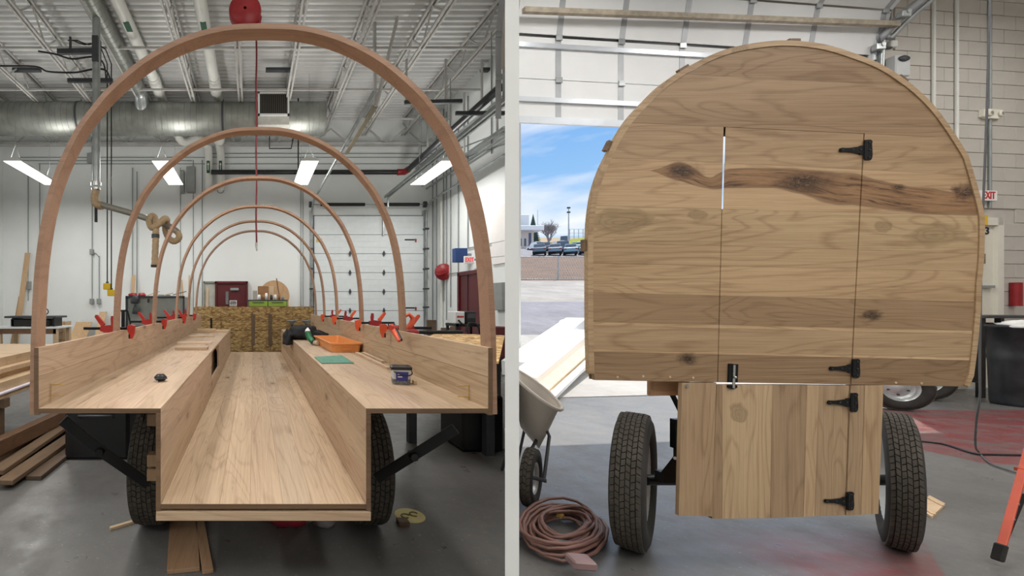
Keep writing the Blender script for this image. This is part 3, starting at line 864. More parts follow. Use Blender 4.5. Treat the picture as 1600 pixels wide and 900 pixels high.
# jacket
def crumple(c, rx, ry, rz, seed, amp=.35, n=30, m=18):
    prof = []
    vs, fs = [], []
    for j in range(m + 1):
        th = pi * j / m
        for i in range(n):
            ph = 2 * pi * i / n
            d = V(sin(th) * cos(ph), sin(th) * sin(ph), cos(th))
            k_ = 1 + amp * mnoise.noise(d * 1.7 + V(seed, 0, 0)) + amp * .55 * (1 - abs(mnoise.noise(d * 4.1 + V(0, seed, 0))) * 2.2) * .6
            z_ = d.z * k_
            vs.append(V(c[0] + d.x * rx * k_, c[1] + d.y * ry * k_, c[2] + max(z_, -.55) * rz))
    for j in range(m):
        for i in range(n):
            fs.append((j * n + i, j * n + (i + 1) % n, (j + 1) * n + (i + 1) % n, (j + 1) * n + i))
    return MB().add(vs, fs, True)
M['cloth'] = mat('black_fleece', (30, 30, 33), .9, var=.3, scale=18, bump=.3)
pj = bench(470, 531)
jk = thing('jacket', 'crumpled black jacket on the right bench end', 'jacket', (pj.x, pj.y + .15, ZB))
crumple((pj.x + .05, pj.y + .18, ZB + .066), .21, .26, .11, 2.3).build('body', M['cloth'], jk)
crumple((pj.x - .15, pj.y + .12, ZB - .0), .07, .2, .11, 6.1, .45).build('hanging_sleeve', M['cloth'], jk)
crumple((pj.x + .2, pj.y + .2, ZB + .042), .16, .1, .07, 9.7).build('sleeve', M['cloth'], jk)
# spray bottle
b0, b1 = bench(486, 534) + V(0, 0, .03), bench(492, 533) + V(0, 0, .03)
bt = thing('glue_bottle', 'green and white bottle with beige cap leaning on black jacket', 'bottle', (b0.x, b0.y, ZB))
pa, pb, pc, pd = P(492, 537, b0.y - .05), P(487, 529, b0.y), P(485.5, 521, b0.y + .03), P(487, 512, b0.y + .05)
pa = V(XP(489, 4.75), 4.75, ZB + .032); pb = pa + V(-.035, .05, .045); pc = pb + V(-.015, .03, .06); pd = pc + V(.006, .03, .05)
MB().tube([pa, pb, pc], [.03, .034, .033], 12).build('body', mat('green_bottle', (28, 110, 66), .35), bt)
MB().tube([pc, (pc + pd) / 2, pd], [.033, .026, .006], 12).build('shoulder', M['white'], bt)
MB().cyl(pa + V(.012, -.045, -.004), pa + V(.04, -.105, -.002), .024, 12).build('cap', mat('beige_plastic', (196, 178, 150), .5), bt)
MB().tube([pa + V(.004, -.006, -.0), pa + V(.013, -.047, -.003)], [.028, .025], 12).build('neck', M['black'], bt)
# orange tray
tp = [bench(514, 551.5), bench(553, 550.5)]
tr_ = thing('plastic_tray', 'orange plastic tray standing on the right bench', 'tray', bench(528, 546))
Yn = F * (EYE - ZB) / (551 - VY)
ax, bx_ = XP(525, Yn), XP(554, Yn); Yfar = Yn + .95
def ring4(x0, x1, y0, y1, z, r_):
    o_ = []
    for (cx, cy, a0) in ((x1 - r_, y1 - r_, 0), (x0 + r_, y1 - r_, 90), (x0 + r_, y0 + r_, 180), (x1 - r_, y0 + r_, 270)):
        for k in range(4): o_.append(V(cx + r_ * cos(R(a0 + k * 30)), cy + r_ * sin(R(a0 + k * 30)), z))
    return o_
def loft(rings, closed_bottom=True):
    m_ = MB(); n_ = len(rings[0]); vs = [v for r_ in rings for v in r_]; fs = []
    for i in range(len(rings) - 1):
        for j in range(n_): fs.append((i * n_ + j, i * n_ + (j + 1) % n_, (i + 1) * n_ + (j + 1) % n_, (i + 1) * n_ + j))
    fs.append(tuple(range(n_))[::-1]); fs.append(tuple(range((len(rings) - 1) * n_, len(rings) * n_)))
    return m_.add(vs, fs)
M['orange'] = mat('orange_tray', (226, 150, 86), .4, var=.06)
x0, x1 = WX + .695, WX + .985
sh = V(-.095, 0, 0)
def tray_r(in_, z, y0, y1):
    return [v for v in ring4(x0 + in_, x1 - in_, y0 + in_, y1 - in_, z, .03)]
rot_t = Matrix.Translation((x0 + .0, Yn, 0)) @ Matrix.Rotation(R(1.5), 4, 'Z') @ Matrix.Translation((-x0, -Yn, 0))
tb = loft([tray_r(.012, ZB + .001, Yn, Yfar), tray_r(.002, ZB + .075, Yn, Yfar), tray_r(-.012, ZB + .078, Yn, Yfar), tray_r(-.012, ZB + .09, Yn, Yfar), tray_r(.004, ZB + .09, Yn, Yfar), tray_r(.018, ZB + .008, Yn, Yfar)]).xf(rot_t)
tb.build('tub', M['orange'], tr_)
xm_ = (x0 + x1) / 2
MB().box(xm_ - .045, xm_ + .045, Yn - .006, Yn + .006, ZB + .03, ZB + .036).box(xm_ - .045, xm_ - .039, Yn - .006, Yn + .006, ZB + .03, ZB + .065).box(xm_ + .039, xm_ + .045, Yn - .006, Yn + .006, ZB + .03, ZB + .065).xf(rot_t).build('handle_ridge', M['orange'], tr_)
# green sanding sheet
pp = [bench(491, 558.5), bench(534, 556), bench(553, 568), bench(503, 568.5)]
tag(MB().prism([(v.x, v.y) for v in pp], lambda u, v: V(u, v, ZB + .0008), lambda u, v: V(u, v, ZB + .006)).build('sanding_sheet', mat('green_abrasive', (92, 140, 122), .8, var=.15, scale=20)), 'flat green abrasive sheet lying on the right bench', 'sheet')
# strips along the right side board
for i, (x_, y0_, y1_, lb) in enumerate(((.895, 2.98, 3.9, 'slim oak strip lying along the right bench beside the plastic tub'), (.955, 3.3, 3.9, 'second slim oak strip tucked against the right side board'))):
    tag(MB().box(WX + x_, WX + x_ + .03, y0_, y1_, ZB + .0005, ZB + .018, .001).build('oak_strip', M['oak_y'], None, color=tone()), lb, 'strip', 'oak strips on the right bench')
# tub with black lid
p = bench(628, 600)
tu = thing('plastic_tub', 'clear plastic tub with black lid and blue label on right bench', 'tub', (p.x, p.y, ZB))
Rz = Matrix.Translation((p.x, p.y + .02, ZB)) @ Matrix.Rotation(R(-12), 4, 'Z')
def rr4(a, b, z, r_): return ring4(-a, a, -b, b, z, r_)
loft([rr4(.046, .04, .001, .012), rr4(.054, .047, .085, .012)]).xf(Rz).build('bucket', mat('frosted_plastic', (196, 200, 204), .3, var=.08), tu)
loft([rr4(.0475, .0415, .0015, .012), rr4(.0505, .0438, .032, .012)]).xf(Rz @ Matrix.Diagonal((1.012, 1.012, 1, 1))).build('screw_fill', mat('screws_seen_through', (120, 122, 122), .4, .3, var=.6, scale=90), tu)
loft([rr4(.058, .051, .085, .014), rr4(.058, .051, .1, .014), rr4(.05, .043, .104, .012)]).xf(Rz).build('lid', M['black'], tu)
lb_ = MB().add([(-.03, -.0455, .022), (.033, -.0455, .022), (.036, -.0495, .074), (-.033, -.0495, .074)], [(0, 1, 2, 3)]).add([(-.03, -.0445, .022), (.033, -.0445, .022), (.036, -.0485, .074), (-.033, -.0485, .074)], [(3, 2, 1, 0)]).xf(Rz).build('label', mat('blue_label', (56, 58, 140), .5), tu)
for z, a in ((.06, .02), (.045, .024)): MB().box(-.022, -.022 + a, -.0503, -.0496, z - .002, z + .003).xf(Rz).build('lettering', M['signwhite'], lb_)
MB().tube([Rz @ v for v in catmull([(-.055, -.02, .08), (-.03, -.056, .07), (.02, -.06, .055), (.058, -.03, .06), (.058, .0, .08)], 5)], .003, 6).build('bail_handle', M['black'], tu)
q = Rz @ V(.066, -.01, 0)
tag(MB().box(q.x, q.x + .018, q.y - .012, q.y + .012, ZB + .0005, ZB + .022, .001).build('wood_block', M['pine_x']), 'tiny wood block beside the black-lidded tub', 'block')
# ================================================================== OVERHEAD IN THE LEFT BAY
# ceiling fixtures
lamp_me = {}
def fixture(x, y, z, ln, wd, label, grp, watts):
    t_ = thing('ceiling_light', label, 'light', (x, y, z), grp)
    MB().prism([(-wd / 2, 0.0), (wd / 2, 0.0), (wd * .32, .09), (-wd * .32, .09)], lambda u, v: V(x + u, y, z + .012 + v), lambda u, v: V(x + u, y + ln, z + .012 + v)).build('housing', M['white'], t_)
    MB().box(x - wd / 2 + .01, x + wd / 2 - .01, y + .01, y + ln - .01, z, z + .012).build('diffuser', M['screen'], t_)
    for dy in (.15, ln - .15):
        MB().tube([(x - .12, y + dy, z + .1), (x, y + dy, z + .45), (x + .12, y + dy, z + .1)], .006, 5).cyl((x, y + dy, z + .45), (x, y + dy, ZC - .6), .005, 5).build('hanger', M['conduit'], t_)
    ld = bpy.data.lights.new('tube_light', 'AREA'); ld.shape = 'RECTANGLE'; ld.size = wd * .9; ld.size_y = ln * .95; ld.energy = watts; ld.color = (1.0, .985, .95)
    lo_ = bpy.data.objects.new('tube_light', ld); C.objects.link(lo_); lo_.parent = t_; lo_.location = (0, ln / 2, -.006)
    lu = bpy.data.lights.new('added_up_light', 'AREA'); lu.shape = 'RECTANGLE'; lu.size = wd * .5; lu.size_y = ln * .95; lu.energy = watts * .45; lu.color = (1.0, .985, .95)  # extra upward lamp above the housing, added to brighten the roof deck
    uo = bpy.data.objects.new('added_up_light', lu); C.objects.link(uo); uo.parent = t_; uo.location = (0, ln / 2, .13); uo.rotation_euler = (pi, 0, 0)
    return t_
ZL = EYE + 222 / 660 * 10
vis = {-5.72: 'linear ceiling light at the left edge of the left bay', -2.2: 'linear ceiling light left of the red hose, framed by second bow', 1.34: 'linear ceiling light right of the hanging red hose', 4.66: 'linear ceiling light beside the right leg of the front bow'}
for x in (-5.72, -2.2, 1.34, 4.66):
    fixture(x, 10.0, ZL, 2.0, .42, vis[x], 'linear lights of the left bay', LAMP_W)
for y in (2.2, -2.6):
    for x in (-5.72, -2.2, 1.34):
        if y > 0 and x == 1.34: x = 0.6
        fixture(x, y, ZL, 2.0, .42, 'linear ceiling light of the left bay above or behind the camera', 'unseen linear lights of the left bay', LAMP_W)
# main spiral duct
def ducts(x0, x1, y, z, r_, step=.16):
    prof, x = [], x0
    while x < x1:
        prof.append(x); x += step
    Mt = Matrix.Translation((0, y, z)) @ Matrix.Rotation(pi / 2, 4, 'Y')
    q = MB().lathe([(r_, x0), (r_, x1)], 48, Mt).lathe([(r_, x1), (.01, x1)], 48, Mt)
    for x in prof[1:]: q.lathe([(r_, x - .008), (r_ + .007, x - .005), (r_ + .007, x + .005), (r_, x + .008)], 48, Mt, False)
    return q
YD = 11.9; zD = ZP(186, YD); rD = .45
dt = thing('spiral_duct', 'large galvanised spiral duct running across under the roof', 'duct', (XP(300, YD), YD, zD - rD))
ducts(XL + .02, XP(506, YD), YD, zD, rD).build('duct_tube', M['duct'], dt)
for px in (127, 349):
    x = XP(px, YD)
    MB().lathe([(rD + .012, -.03), (rD + .012, .03)], 36, Matrix.Translation((x, YD, zD)) @ Matrix.Rotation(pi / 2, 4, 'Y')).build('hanger_band', M['darkgrey'], dt)
    MB().cyl((x, YD, zD + rD), (x, YD, 7.2), .012, 6).build('hanger_rod', M['darkgrey'], dt)
xd0, xd1 = XP(403, 11.35), XP(452, 11.35)
zt_, zm_, zl_ = ZP(144, 11.35), ZP(181, 11.35), ZP(195, 11.35)
bx0 = MB().box(xd0, xd1, 11.36, 11.75, zl_, zt_, .01).build('diffuser_box', mat('stained_white_sheet', (206, 204, 196), .5, var=.1), dt)
fr = MB()
fr.box(xd0, xd1, 11.32, 11.37, zt_ - .05, zt_).box(xd0, xd1, 11.32, 11.37, zm_, zm_ + .05).box(xd0, xd0 + .05, 11.32, 11.37, zm_, zt_).box(xd1 - .05, xd1, 11.32, 11.37, zm_, zt_).build('grille_frame', M['white'], bx0)
MB().box(xd0 + .05, xd1 - .05, 11.355, 11.362, zm_ + .05, zt_ - .05).build('grille_back', M['black'], bx0)
nb = 14
for i in range(nb):
    x = xd0 + .06 + (xd1 - xd0 - .12) * (i + .5) / nb
    MB().box(x - .008, x + .012, 11.325, 11.357, zm_ + .05, zt_ - .05).build('louvre', mat('louvre_brown', (92, 84, 76), .5) if i == 0 else bpy.data.materials['louvre_brown'], bx0)
# branch duct running toward the camera
xb_ = XP(222, 11.6); zb_ = ZP(168, 11.6); rb = .19
bd = thing('branch_duct', 'slim galvanised duct dropping into the large spiral duct', 'duct', (xb_, 8, zb_))
prof = []
y = 4.5
while y < 11.3:
    prof.append(y); y += .16
Mt = Matrix.Translation((xb_, 0, zb_ + .33)) @ Matrix.Rotation(-pi / 2, 4, 'X')
q = MB().lathe([(rb, 4.5), (rb, 11.3)], 28, Mt)
for y in prof: q.lathe([(rb, y - .006), (rb + .004, y), (rb, y + .006)], 28, Mt, False)
q.build('duct_tube', M['duct'], bd)
MB().tube([V(xb_, 11.2, zb_ + .33), V(xb_, 11.35, zb_ + .31), V(xb_, 11.46, zb_ + .22), V(xb_, 11.53, zb_ + .08), V(xb_, 11.62, zb_ - .06), V(xb_, 11.75, zb_ - .14)], rb, 20).build('elbow', M['steelgrey'], bd)
# white pvc flues
for i, (px, lab) in enumerate(((326, 'white flue pipe nearest the left, bending down the back wall'), (345, 'white flue pipe nearest the red hose, bending down the back wall'))):
    x = XP(px, 13.75); zt2 = ZP(238, 13.75)
    f_ = thing('flue_pipe', lab, 'pipe', (x, 13.75, ZP(303, 13.7)), 'white flue pipes')
    xs0 = XP(262 if i == 0 else 343, 12.8)
    zz = 7.27
    pts = [V(xs0 - (.1 if i == 0 else .02), 4.6, zz + .05), V(xs0, 10.9, zz + .03), V(xs0, 11.6, zz)]
    MB().tube(pts, .135, 16).cyl(pts[1], pts[2], .16, 16).build('overhead_run', M['pvc'], f_)
    down = catmull([pts[2], V(xs0 + .05, 12.7, zz - .1), V(xs0 + (x - xs0) * .3, 13.3, 6.55), V(x - .35 + i * .2, 13.55, zt2 + .38), V(x - .06, 13.72, zt2 + .22), V(x, 13.75, zt2 - .1), V(x, 13.75, ZP(300, 13.75))], 5)
    MB().tube(down, .125, 16).build('drop', M['pvc'], f_)
    MB().tube([V(x + .1 * cos(a), 13.62, ZP(298, 13.7) - .1 * sin(a)) for a in [k * pi / 8 for k in range(9)]], .01, 6).build('clip', M['darkgrey'], f_)
    p0 = V(x, 13.615, ZP(260, 13.6))
    lb_ = MB().box(x - .05, x + .05, 13.6, 13.63, ZP(270, 13.6), ZP(251, 13.6), .004).build('label', mat('green_tape', (24, 84, 58), .5) if i == 0 else bpy.data.materials['green_tape'], f_)
    MB().prism([(x - .03, p0.z + .05), (x, p0.z + .13), (x + .03, p0.z + .05), (x + .01, p0.z + .05), (x + .01, p0.z - .12), (x - .01, p0.z - .12), (x - .01, p0.z + .05)], lambda u, v: V(u, 13.594, v), lambda u, v: V(u, 13.602, v)).build('arrow_mark', M['signwhite'], lb_)
    yl = 8.6
    MB().box(xs0 - .06, xs0 + .06, yl, yl + .3, zz - .1, zz - .085).build('pipe_label', bpy.data.materials['green_tape'], f_)
# red hose drop with reel
hx, hY = XP(400.5, 5.8), 5.8
hr = thing('hose_reel', 'dark red ceiling reel with a hose hanging down the middle of left bay', 'hose reel', (hx, hY, ZP(393, hY)))
MB().tube([V(hx + .004 * sin(k), hY, ZP(60 + k * 16, hY)) for k in range(21)], .012, 8).build('hose', mat('red_hose', (112, 26, 32), .5), hr)
MB().cyl(P(400.5, 379, hY), P(400.5, 386, hY), .016, 8).cyl(P(400.5, 386, hY), P(401.5, 392, hY), .011, 8).build('coupling', M['steel'], hr)
xr_, zr_ = XP(383, hY), ZP(20, hY)
MB().lathe([(.02, -.1), (.2, -.1), (.22, -.06), (.22, .06), (.2, .1), (.02, .1)], 28, Matrix.Translation((xr_, hY, zr_)) @ Matrix.Rotation(pi / 2, 4, 'X')).build('drum', M['red'], hr)
MB().box(xr_ - .03, xr_ + .03, hY - .02, hY + .02, zr_ + .15, 7.0).build('mount', M['darkgrey'], hr)
MB().cyl((xr_ + .2, hY, zr_ - .05), (hx, hY, ZP(60, hY)), .03, 8).build('hose_guide', M['red'], hr)
# yellow pendants on black cables
for px, py, hh, lb in ((167.6, 447.5, .11, 'yellow pendant control box hanging higher on a black cable'), (174, 457.5, .1, 'yellow pendant control box hanging lower on a black cable')):
    Yp = 9.0
    x = XP(px, Yp); z = ZP(py, Yp)
    t_ = thing('pendant_control', lb, 'control box', (x, Yp, z - hh * .6), 'yellow pendant boxes')
    MB().box(x - .075, x + .075, Yp - .05, Yp + .05, z - .07, z + .065, .012).build('box', M['yellow'], t_)
    MB().cyl((x, Yp, z + .06), (x, Yp, z + .1), .028, 10).build('gland', M['darkgrey'], t_)
    top = ZP(100, Yp)
    MB().tube([V(x, Yp, z + .1), V(x, Yp, top)] + [V(x - .12 * k, Yp, top + .16 + .05 * sin(k * 1.2) + .1 * min(k, 3)) for k in range(1, 8)], .013, 6).build('cable', M['black'], t_)
# welding-fume extraction arm
ex = thing('extraction_arm', 'tan flexible extraction hose knotted over a grey arm', 'extraction arm', P(151, 292, 8.2))
Ye = 8.2
MB().cyl(V(XP(150.5, Ye), Ye, 7.54), P(150.5, 287, Ye), .075, 16).build('drop_pipe', M['steelgrey'], ex)
MB().box(XP(148, Ye) - .02, XP(154, Ye) + .02, Ye - .1, Ye + .1, ZP(99, Ye), ZP(60, Ye)).build('mount_post', M['darkgrey'], ex)
MB().cyl(P(150.5, 285, Ye), P(150.5, 291, Ye), .1, 16).cyl(P(150.5, 294, Ye), P(150.5, 297, Ye), .09, 16).build('swivel', M['steel'], ex)
def corr(pts, r_, amp=.1, per=2, n=12, k=6):
    c_ = catmull(pts, k); rs = [r_ * (1 + (amp if (i // per) % 2 else -amp)) for i in range(len(c_))]
    return MB().tube(c_, rs, n)
corr([P(150.5, 297, Ye), P(148, 306, Ye), P(149, 316, Ye), P(154, 321, Ye), P(160, 321, Ye - .02)], .075, .06, 1, 12, 8).build('elbow_hose', M['tan_hose'], ex)
MB().tube([P(155, 319, Ye), P(205, 333, Ye - .1), P(262, 352, Ye - .2), P(277, 362, Ye - .22)], .06, 14).build('arm', mat('arm_grey', (142, 138, 128), .4, .3), ex)
corr([P(277, 361, Ye - .22), P(280, 371, Ye - .2), P(272, 377, Ye - .16), P(263, 371, Ye - .12), P(258, 358, Ye - .12), P(261, 345, Ye - .25), P(257, 342, Ye - .4), P(248, 350, Ye - .45), P(238, 356, Ye - .4), P(233, 347, Ye - .3), P(236, 338, Ye - .15), P(242, 340, Ye - .1), P(243.5, 356, Ye - .4), P(243, 380, Ye - .42), P(241.5, 416, Ye - .42)], .06, .05, 1, 10, 8).build('knotted_hose', M['tan_hose'], ex)
MB().cyl(P(243, 366, Ye - .42), P(243, 372, Ye - .42), .072, 14).build('hose_clamp', M['darkgrey'], ex)
MB().cyl(P(241.5, 414, Ye - .42), P(241.5, 417.5, Ye - .42), .068, 14).build('nozzle_ring', M['black'], ex)
MB().cyl(P(150, 321, Ye), P(150, 347, Ye), .03, 8).build('stub_rod', M['blackmetal'], ex)
# sprinkler main with red elbow
sp_ = thing('sprinkler_pipe', 'black sprinkler pipe with a red elbow along the back wall', 'pipe', P(520, 271, 13.5))
zz = ZP(269, 13.5)
MB().cyl((XP(330, 13.5), 13.5, zz), (XP(631, 13.5), 13.5, zz), .075, 12).build('cross_run', M['blackpipe'], sp_)
xk = XP(633, 13.5)
MB().cyl((xk, 13.45, zz), (xk, 8.3, zz + .05), .085, 12).build('long_run', M['blackpipe'], sp_)
MB().tube([(xk - .25, 13.5, zz), (xk - .03, 13.48, zz), (xk, 13.2, zz)], .1, 12).build('elbow', M['red'], sp_)
for y in (8.6, 10.4, 12.2): MB().cyl((xk, y, zz), (xk, y, 6.98), .012, 6).build('hanger', M['conduit'], sp_)
# strut rails and brackets in the upper right corner
for i, (a, b, zz2, lb) in enumerate(((5.2, 7.5, 5.95, 'upper'), (5.55, 7.5, 5.3, 'lower'))):
    u_ = thing('strut_rail', 'galvanised strut rail along the right side under the roof, %s of the pair' % lb, 'rail', (a, 9, zz2), 'strut rails under the roof')
    MB().box(a - .035, a + .035, a / pk + .25, 13.9, zz2, zz2 + .06).box(a + .12, a + .16, (a + .16) / pk + .2, 13.9, zz2 - .1, zz2 - .05).build('rail', M['steelgrey'], u_)
    for y in (9.6, 11.1, 12.6):
        MB().box(a - .02, a + .02, y, y + .04, zz2, 7.0).build('drop_rod', M['joist'], u_)
hb = thing('trapeze_rack', 'pair of dark trapeze bars hung below the roof at upper right', 'frame', P(690, 150, 9.6))
MB().bar(P(632, 160, 9.6), P(722, 158, 9.6), .05, .08).build('bar', M['darkgrey'], hb)
MB().bar(P(712, 177, 9.0), P(788, 177, 9.0), .05, .08).build('bar', M['darkgrey'], hb)
for px in (635, 696): MB().bar(P(px, 159, 9.6), V(XP(px, 9.6), 9.6, 7.0), .04, .04).build('drop', M['joist'], hb)
MB().bar(P(780, 166, 9.0), V(XP(780, 9.0), 9.0, 7.0), .04, .04).build('drop', M['joist'], hb)
vb = thing('roof_brace', 'tall grey steel brace forming a vee under the roof', 'brace', P(587, 168, 9.2))
MB().bar(P(586, 167, 9.2), P(585, 8, 9.2), .1, .05).bar(P(587, 167, 9.2), P(626, 8, 9.0), .1, .05).build('brace_leg', M['joist'], vb)
MB().bar(P(587, 166, 9.2), P(541, 240, 11.6), .09, .05).build('lower_leg', mat('brace_tan', (140, 130, 108), .5), vb)
# black u-shaped bracket under the duct
ub = MB().tube([P(421, 200, 12.6), P(421, 232, 12.6), P(455, 232, 12.6), P(460, 205, 12.6)], .022, 6)
tag(ub.build('trapeze_hanger', M['blackpipe']), 'thin black U-shaped hanger below the vent grille', 'hanger')
tag(MB().cyl(V(XP(466, 12.55), 12.55, 7.54), P(466, 275, 12.55), .022, 6).build('drop_pipe', M['blackpipe']), 'thin black vertical drop pipe right of the vent grille', 'pipe')
for (a, b, Ya, Yb2, lb) in (((20, 95), (100, 170), 9.0, 11.6, 'left'),):
    pass
cbl = MB().tube(catmull([P(0, 103, 8.8), P(55, 104, 8.8), P(72, 111, 8.8), P(90, 113, 8.8), P(120, 113, 8.8), P(146, 108, 8.8), P(165, 110, 8.8), P(172, 125, 9.0), P(174, 150, 9.0)], 5), .018, 6)
tag(cbl.build('power_cable', M['black']), 'black cable slung across the joists at upper left', 'cable')
cbl = MB().tube(catmull([P(60, 80, 8.6), P(88, 85, 8.6), P(112, 92, 8.6), P(146, 89, 8.6), P(162, 100, 8.8), P(166, 130, 9.0)], 5), .018, 6)
tag(cbl.build('power_cable', M['black']), 'black cable nearer the roof at upper left above the other', 'cable')
hf = thing('cable_frame', 'dark square trapeze frame beside the slim branch duct', 'frame', P(150, 130, 8.8))
MB().bar(P(90, 81, 8.8), P(152, 80, 8.8), .07, .1).build('top_bar', M['darkgrey'], hf)
MB().bar(P(106, 126, 8.8), P(176, 126, 8.8), .06, .08).build('lower_bar', M['darkgrey'], hf)
MB().bar(P(149, 80, 8.8), P(149, 148, 8.8), .07, .07).build('post', M['blackmetal'], hf)
for px in (110, 148): MB().bar(P(px, 80, 8.8), V(XP(px, 8.8), 8.8, 7.0), .04, .04).build('drop_rod', M['darkgrey'], hf)
# ================================================================== CLUTTER OF THE LEFT BAY
# strand-board bin behind the wagon
Yo = 8.35
ob_ = thing('strand_board_bin', 'tall bin of strand board panels behind the wagon', 'bin', (XP(396, Yo), Yo, 0))
ztop = ZP(480, Yo)
zmid = ZP(516, Yo)
cols_ = [302, 345, 395, 422, 458, 490]
for i in range(5):
    x0, x1 = XP(cols_[i], Yo), XP(cols_[i + 1], Yo)
    y_ = Yo + (.012 if i % 2 else 0)
    t_ = random.uniform(.9, 1.05)
    MB().box(x0 + .003, x1 - .003, y_, y_ + .018, zmid + .004, ztop - .06 * (i in (2, 3)), .002).build('panel', M['osb'], ob_, color=(t_, t_, t_ * .95))
    t_ = random.uniform(.85, 1.0)
    MB().box(x0 + .003, x1 - .003, y_, y_ + .018, .02, zmid - .004, .002).build('panel', M['osb'], ob_, color=(t_, t_, t_ * .95))
MB().box(XP(302, Yo), XP(490, Yo), Yo + .3, Yo + .32, .02, ztop + .01).build('panel', M['osb'], ob_, color=(1.02, 1.02, 1))
for px in (394, 423, 465): 
    x = XP(px, Yo); MB().box(x - .03, x + .03, Yo + .03, Yo + .3, 0, ztop - .08).build('stud', M['barn_y'], ob_)
for px in (395.5, 422): MB().box(XP(px, Yo) - .035, XP(px, Yo) + .035, Yo - .012, Yo - .001, zmid - .3, zmid + .32, .001).build('batten', M['barn_y'], ob_)
x = XP(330, Yo); MB().box(x - .018, x + .018, Yo - .012, Yo - .001, zmid + .04, zmid + .24).build('batten', M['blackmetal'], ob_)
# grinders / funnels on the bin ledge
for px, lb in ((456, 'round steel pan on a stand beside the strand board bin'), (479, 'second round steel pan nearer the garage door')):
    Yp = 8.15
    c_ = P(px, 504, Yp)
    t_ = thing('steel_pan', lb, 'pan', (c_.x, Yp, 0), 'steel pans beside the bin')
    MB().lathe([(.03, 0), (.05, .03), (.09, .07), (.1, .075), (.09, .06), (.04, .02)], 20, Matrix.Translation(c_ - V(0, 0, .03))).build('bowl', M['steelgrey'], t_)
    MB().cyl(c_ - V(0, 0, .03), (c_.x, Yp, .0), .02, 8).build('stem', M['darkgrey'], t_)
    MB().box(c_.x - .11, c_.x + .11, Yp - .08, Yp + .08, ZP(521, Yp) - .1, ZP(517, Yp), .005).build('shelf', M['greyplastic'], t_)
# green drawer bench
Yg = 12.2
gb = thing('tool_bench', 'lime green drawer bench below the wooden disc', 'bench', (XP(419, Yg), Yg, 0))
x0, x1 = XP(388, Yg), XP(449, Yg); zt2 = ZP(470, Yg)
MB().box(x0 - .03, x1 + .03, Yg, Yg + .7, zt2, zt2 + .03, .005).build('worktop', M['darkgrey'], gb)
MB().box(x0, x1, Yg + .03, Yg + .68, .0, zt2).build('carcass', M['darkgrey'], gb)
xm_ = (x0 + x1) / 2
for a, b in ((x0 + .02, xm_ - .01), (xm_ + .01, x1 - .02)):
    z = zt2 - .01
    for h in (.16, .2, .26, .3):
        d_ = MB().box(a, b, Yg, Yg + .03, z - h + .012, z, .004).build('drawer', M['green'], gb)
        MB().box(a + .1, b - .1, Yg - .015, Yg, z - .04, z - .025).build('pull', M['darkgrey'], d_)
        z -= h
def onbench(px0, px1, py0, name, m_, lb, cat, dy=.2, dp=.25):
    Y_ = Yg + dy; a, b = XP(px0, Y_), XP(px1, Y_)
    return tag(MB().box(a, b, Y_, Y_ + dp, zt2 + .031, ZP(py0, Y_), .006).build(name, m_), lb, cat)
onbench(403, 419.5, 447, 'carton', M['card'], 'brown cardboard carton on the green bench', 'carton', .3, .3)
onbench(420, 427.5, 447.5, 'carton', mat('pale_card', (206, 180, 150), .8), 'pale upright carton beside the brown one on green bench', 'carton', .32, .1)
onbench(395, 402, 454, 'carton', mat('grey_card', (170, 164, 156), .8), 'small grey carton at the left end of the green bench', 'carton', .3, .2)
random.seed(11)
for i, (px, m_, nm, lb) in enumerate(((405, 'white', 'jar', 'white jar at the left front of the green bench'), (411, 'card', 'scrap_box', 'tiny brown box in the front row on green bench'), (416, 'white', 'jar', 'white jar in the front row below the carton'), (424, 'darkgrey', 'can', 'dark can in the front row on green bench'), (430, 'white', 'jar', 'white jar in front of the wooden disc'), (436, 'card', 'scrap_box', 'brown box in front of the wooden disc'), (442, 'greyplastic', 'can', 'grey can at the right end of the green bench'))):
    Y_ = Yg + .08; x = XP(px, Y_); h = random.uniform(.1, .2)
    tag(MB().lathe([(.001, 0), (.042, 0), (.042, h * .8), (.035, h * .86), (.035, h), (.001, h)], 12, Matrix.Translation((x, Y_, zt2 + .031)), True).build(nm, M[m_]), lb, nm.replace('_', ' '))
# wooden disc leaning on the wall behind the bench
xc, zc, rr_ = XP(429, 13.3), ZP(462, 13.3), 24 / F * 13.3
arc = [(xc + rr_ * cos(R(a)), zc + rr_ * 1.02 * sin(R(a))) for a in range(-20, 201, 10)]
arc = [(xc + rr_ * 1.05, 0.02)] + arc + [(xc - rr_ * 1.05, 0.02)]
ds = thing('arched_panel', 'round-topped wooden panel leaning on the back wall', 'panel', (xc, 13.3, 0))
MB().prism(arc, lambda u, v: V(u, 13.3 + v * .1, v), lambda u, v: V(u, 13.33 + v * .1, v)).build('board', M['pine_z'], ds, color=(.8, .68, .55))
for q_, lb in (((425, 437), 'thin stick leaning in front of the arched wooden panel'),):
    tag(MB().bar(V(XP(450, 12.95), 12.95, .01), P(432, 435, 13.25), .025, .025).build('stick', M['barn_y'], None, color=(1.5, 1.3, 1.2)), lb, 'stick')
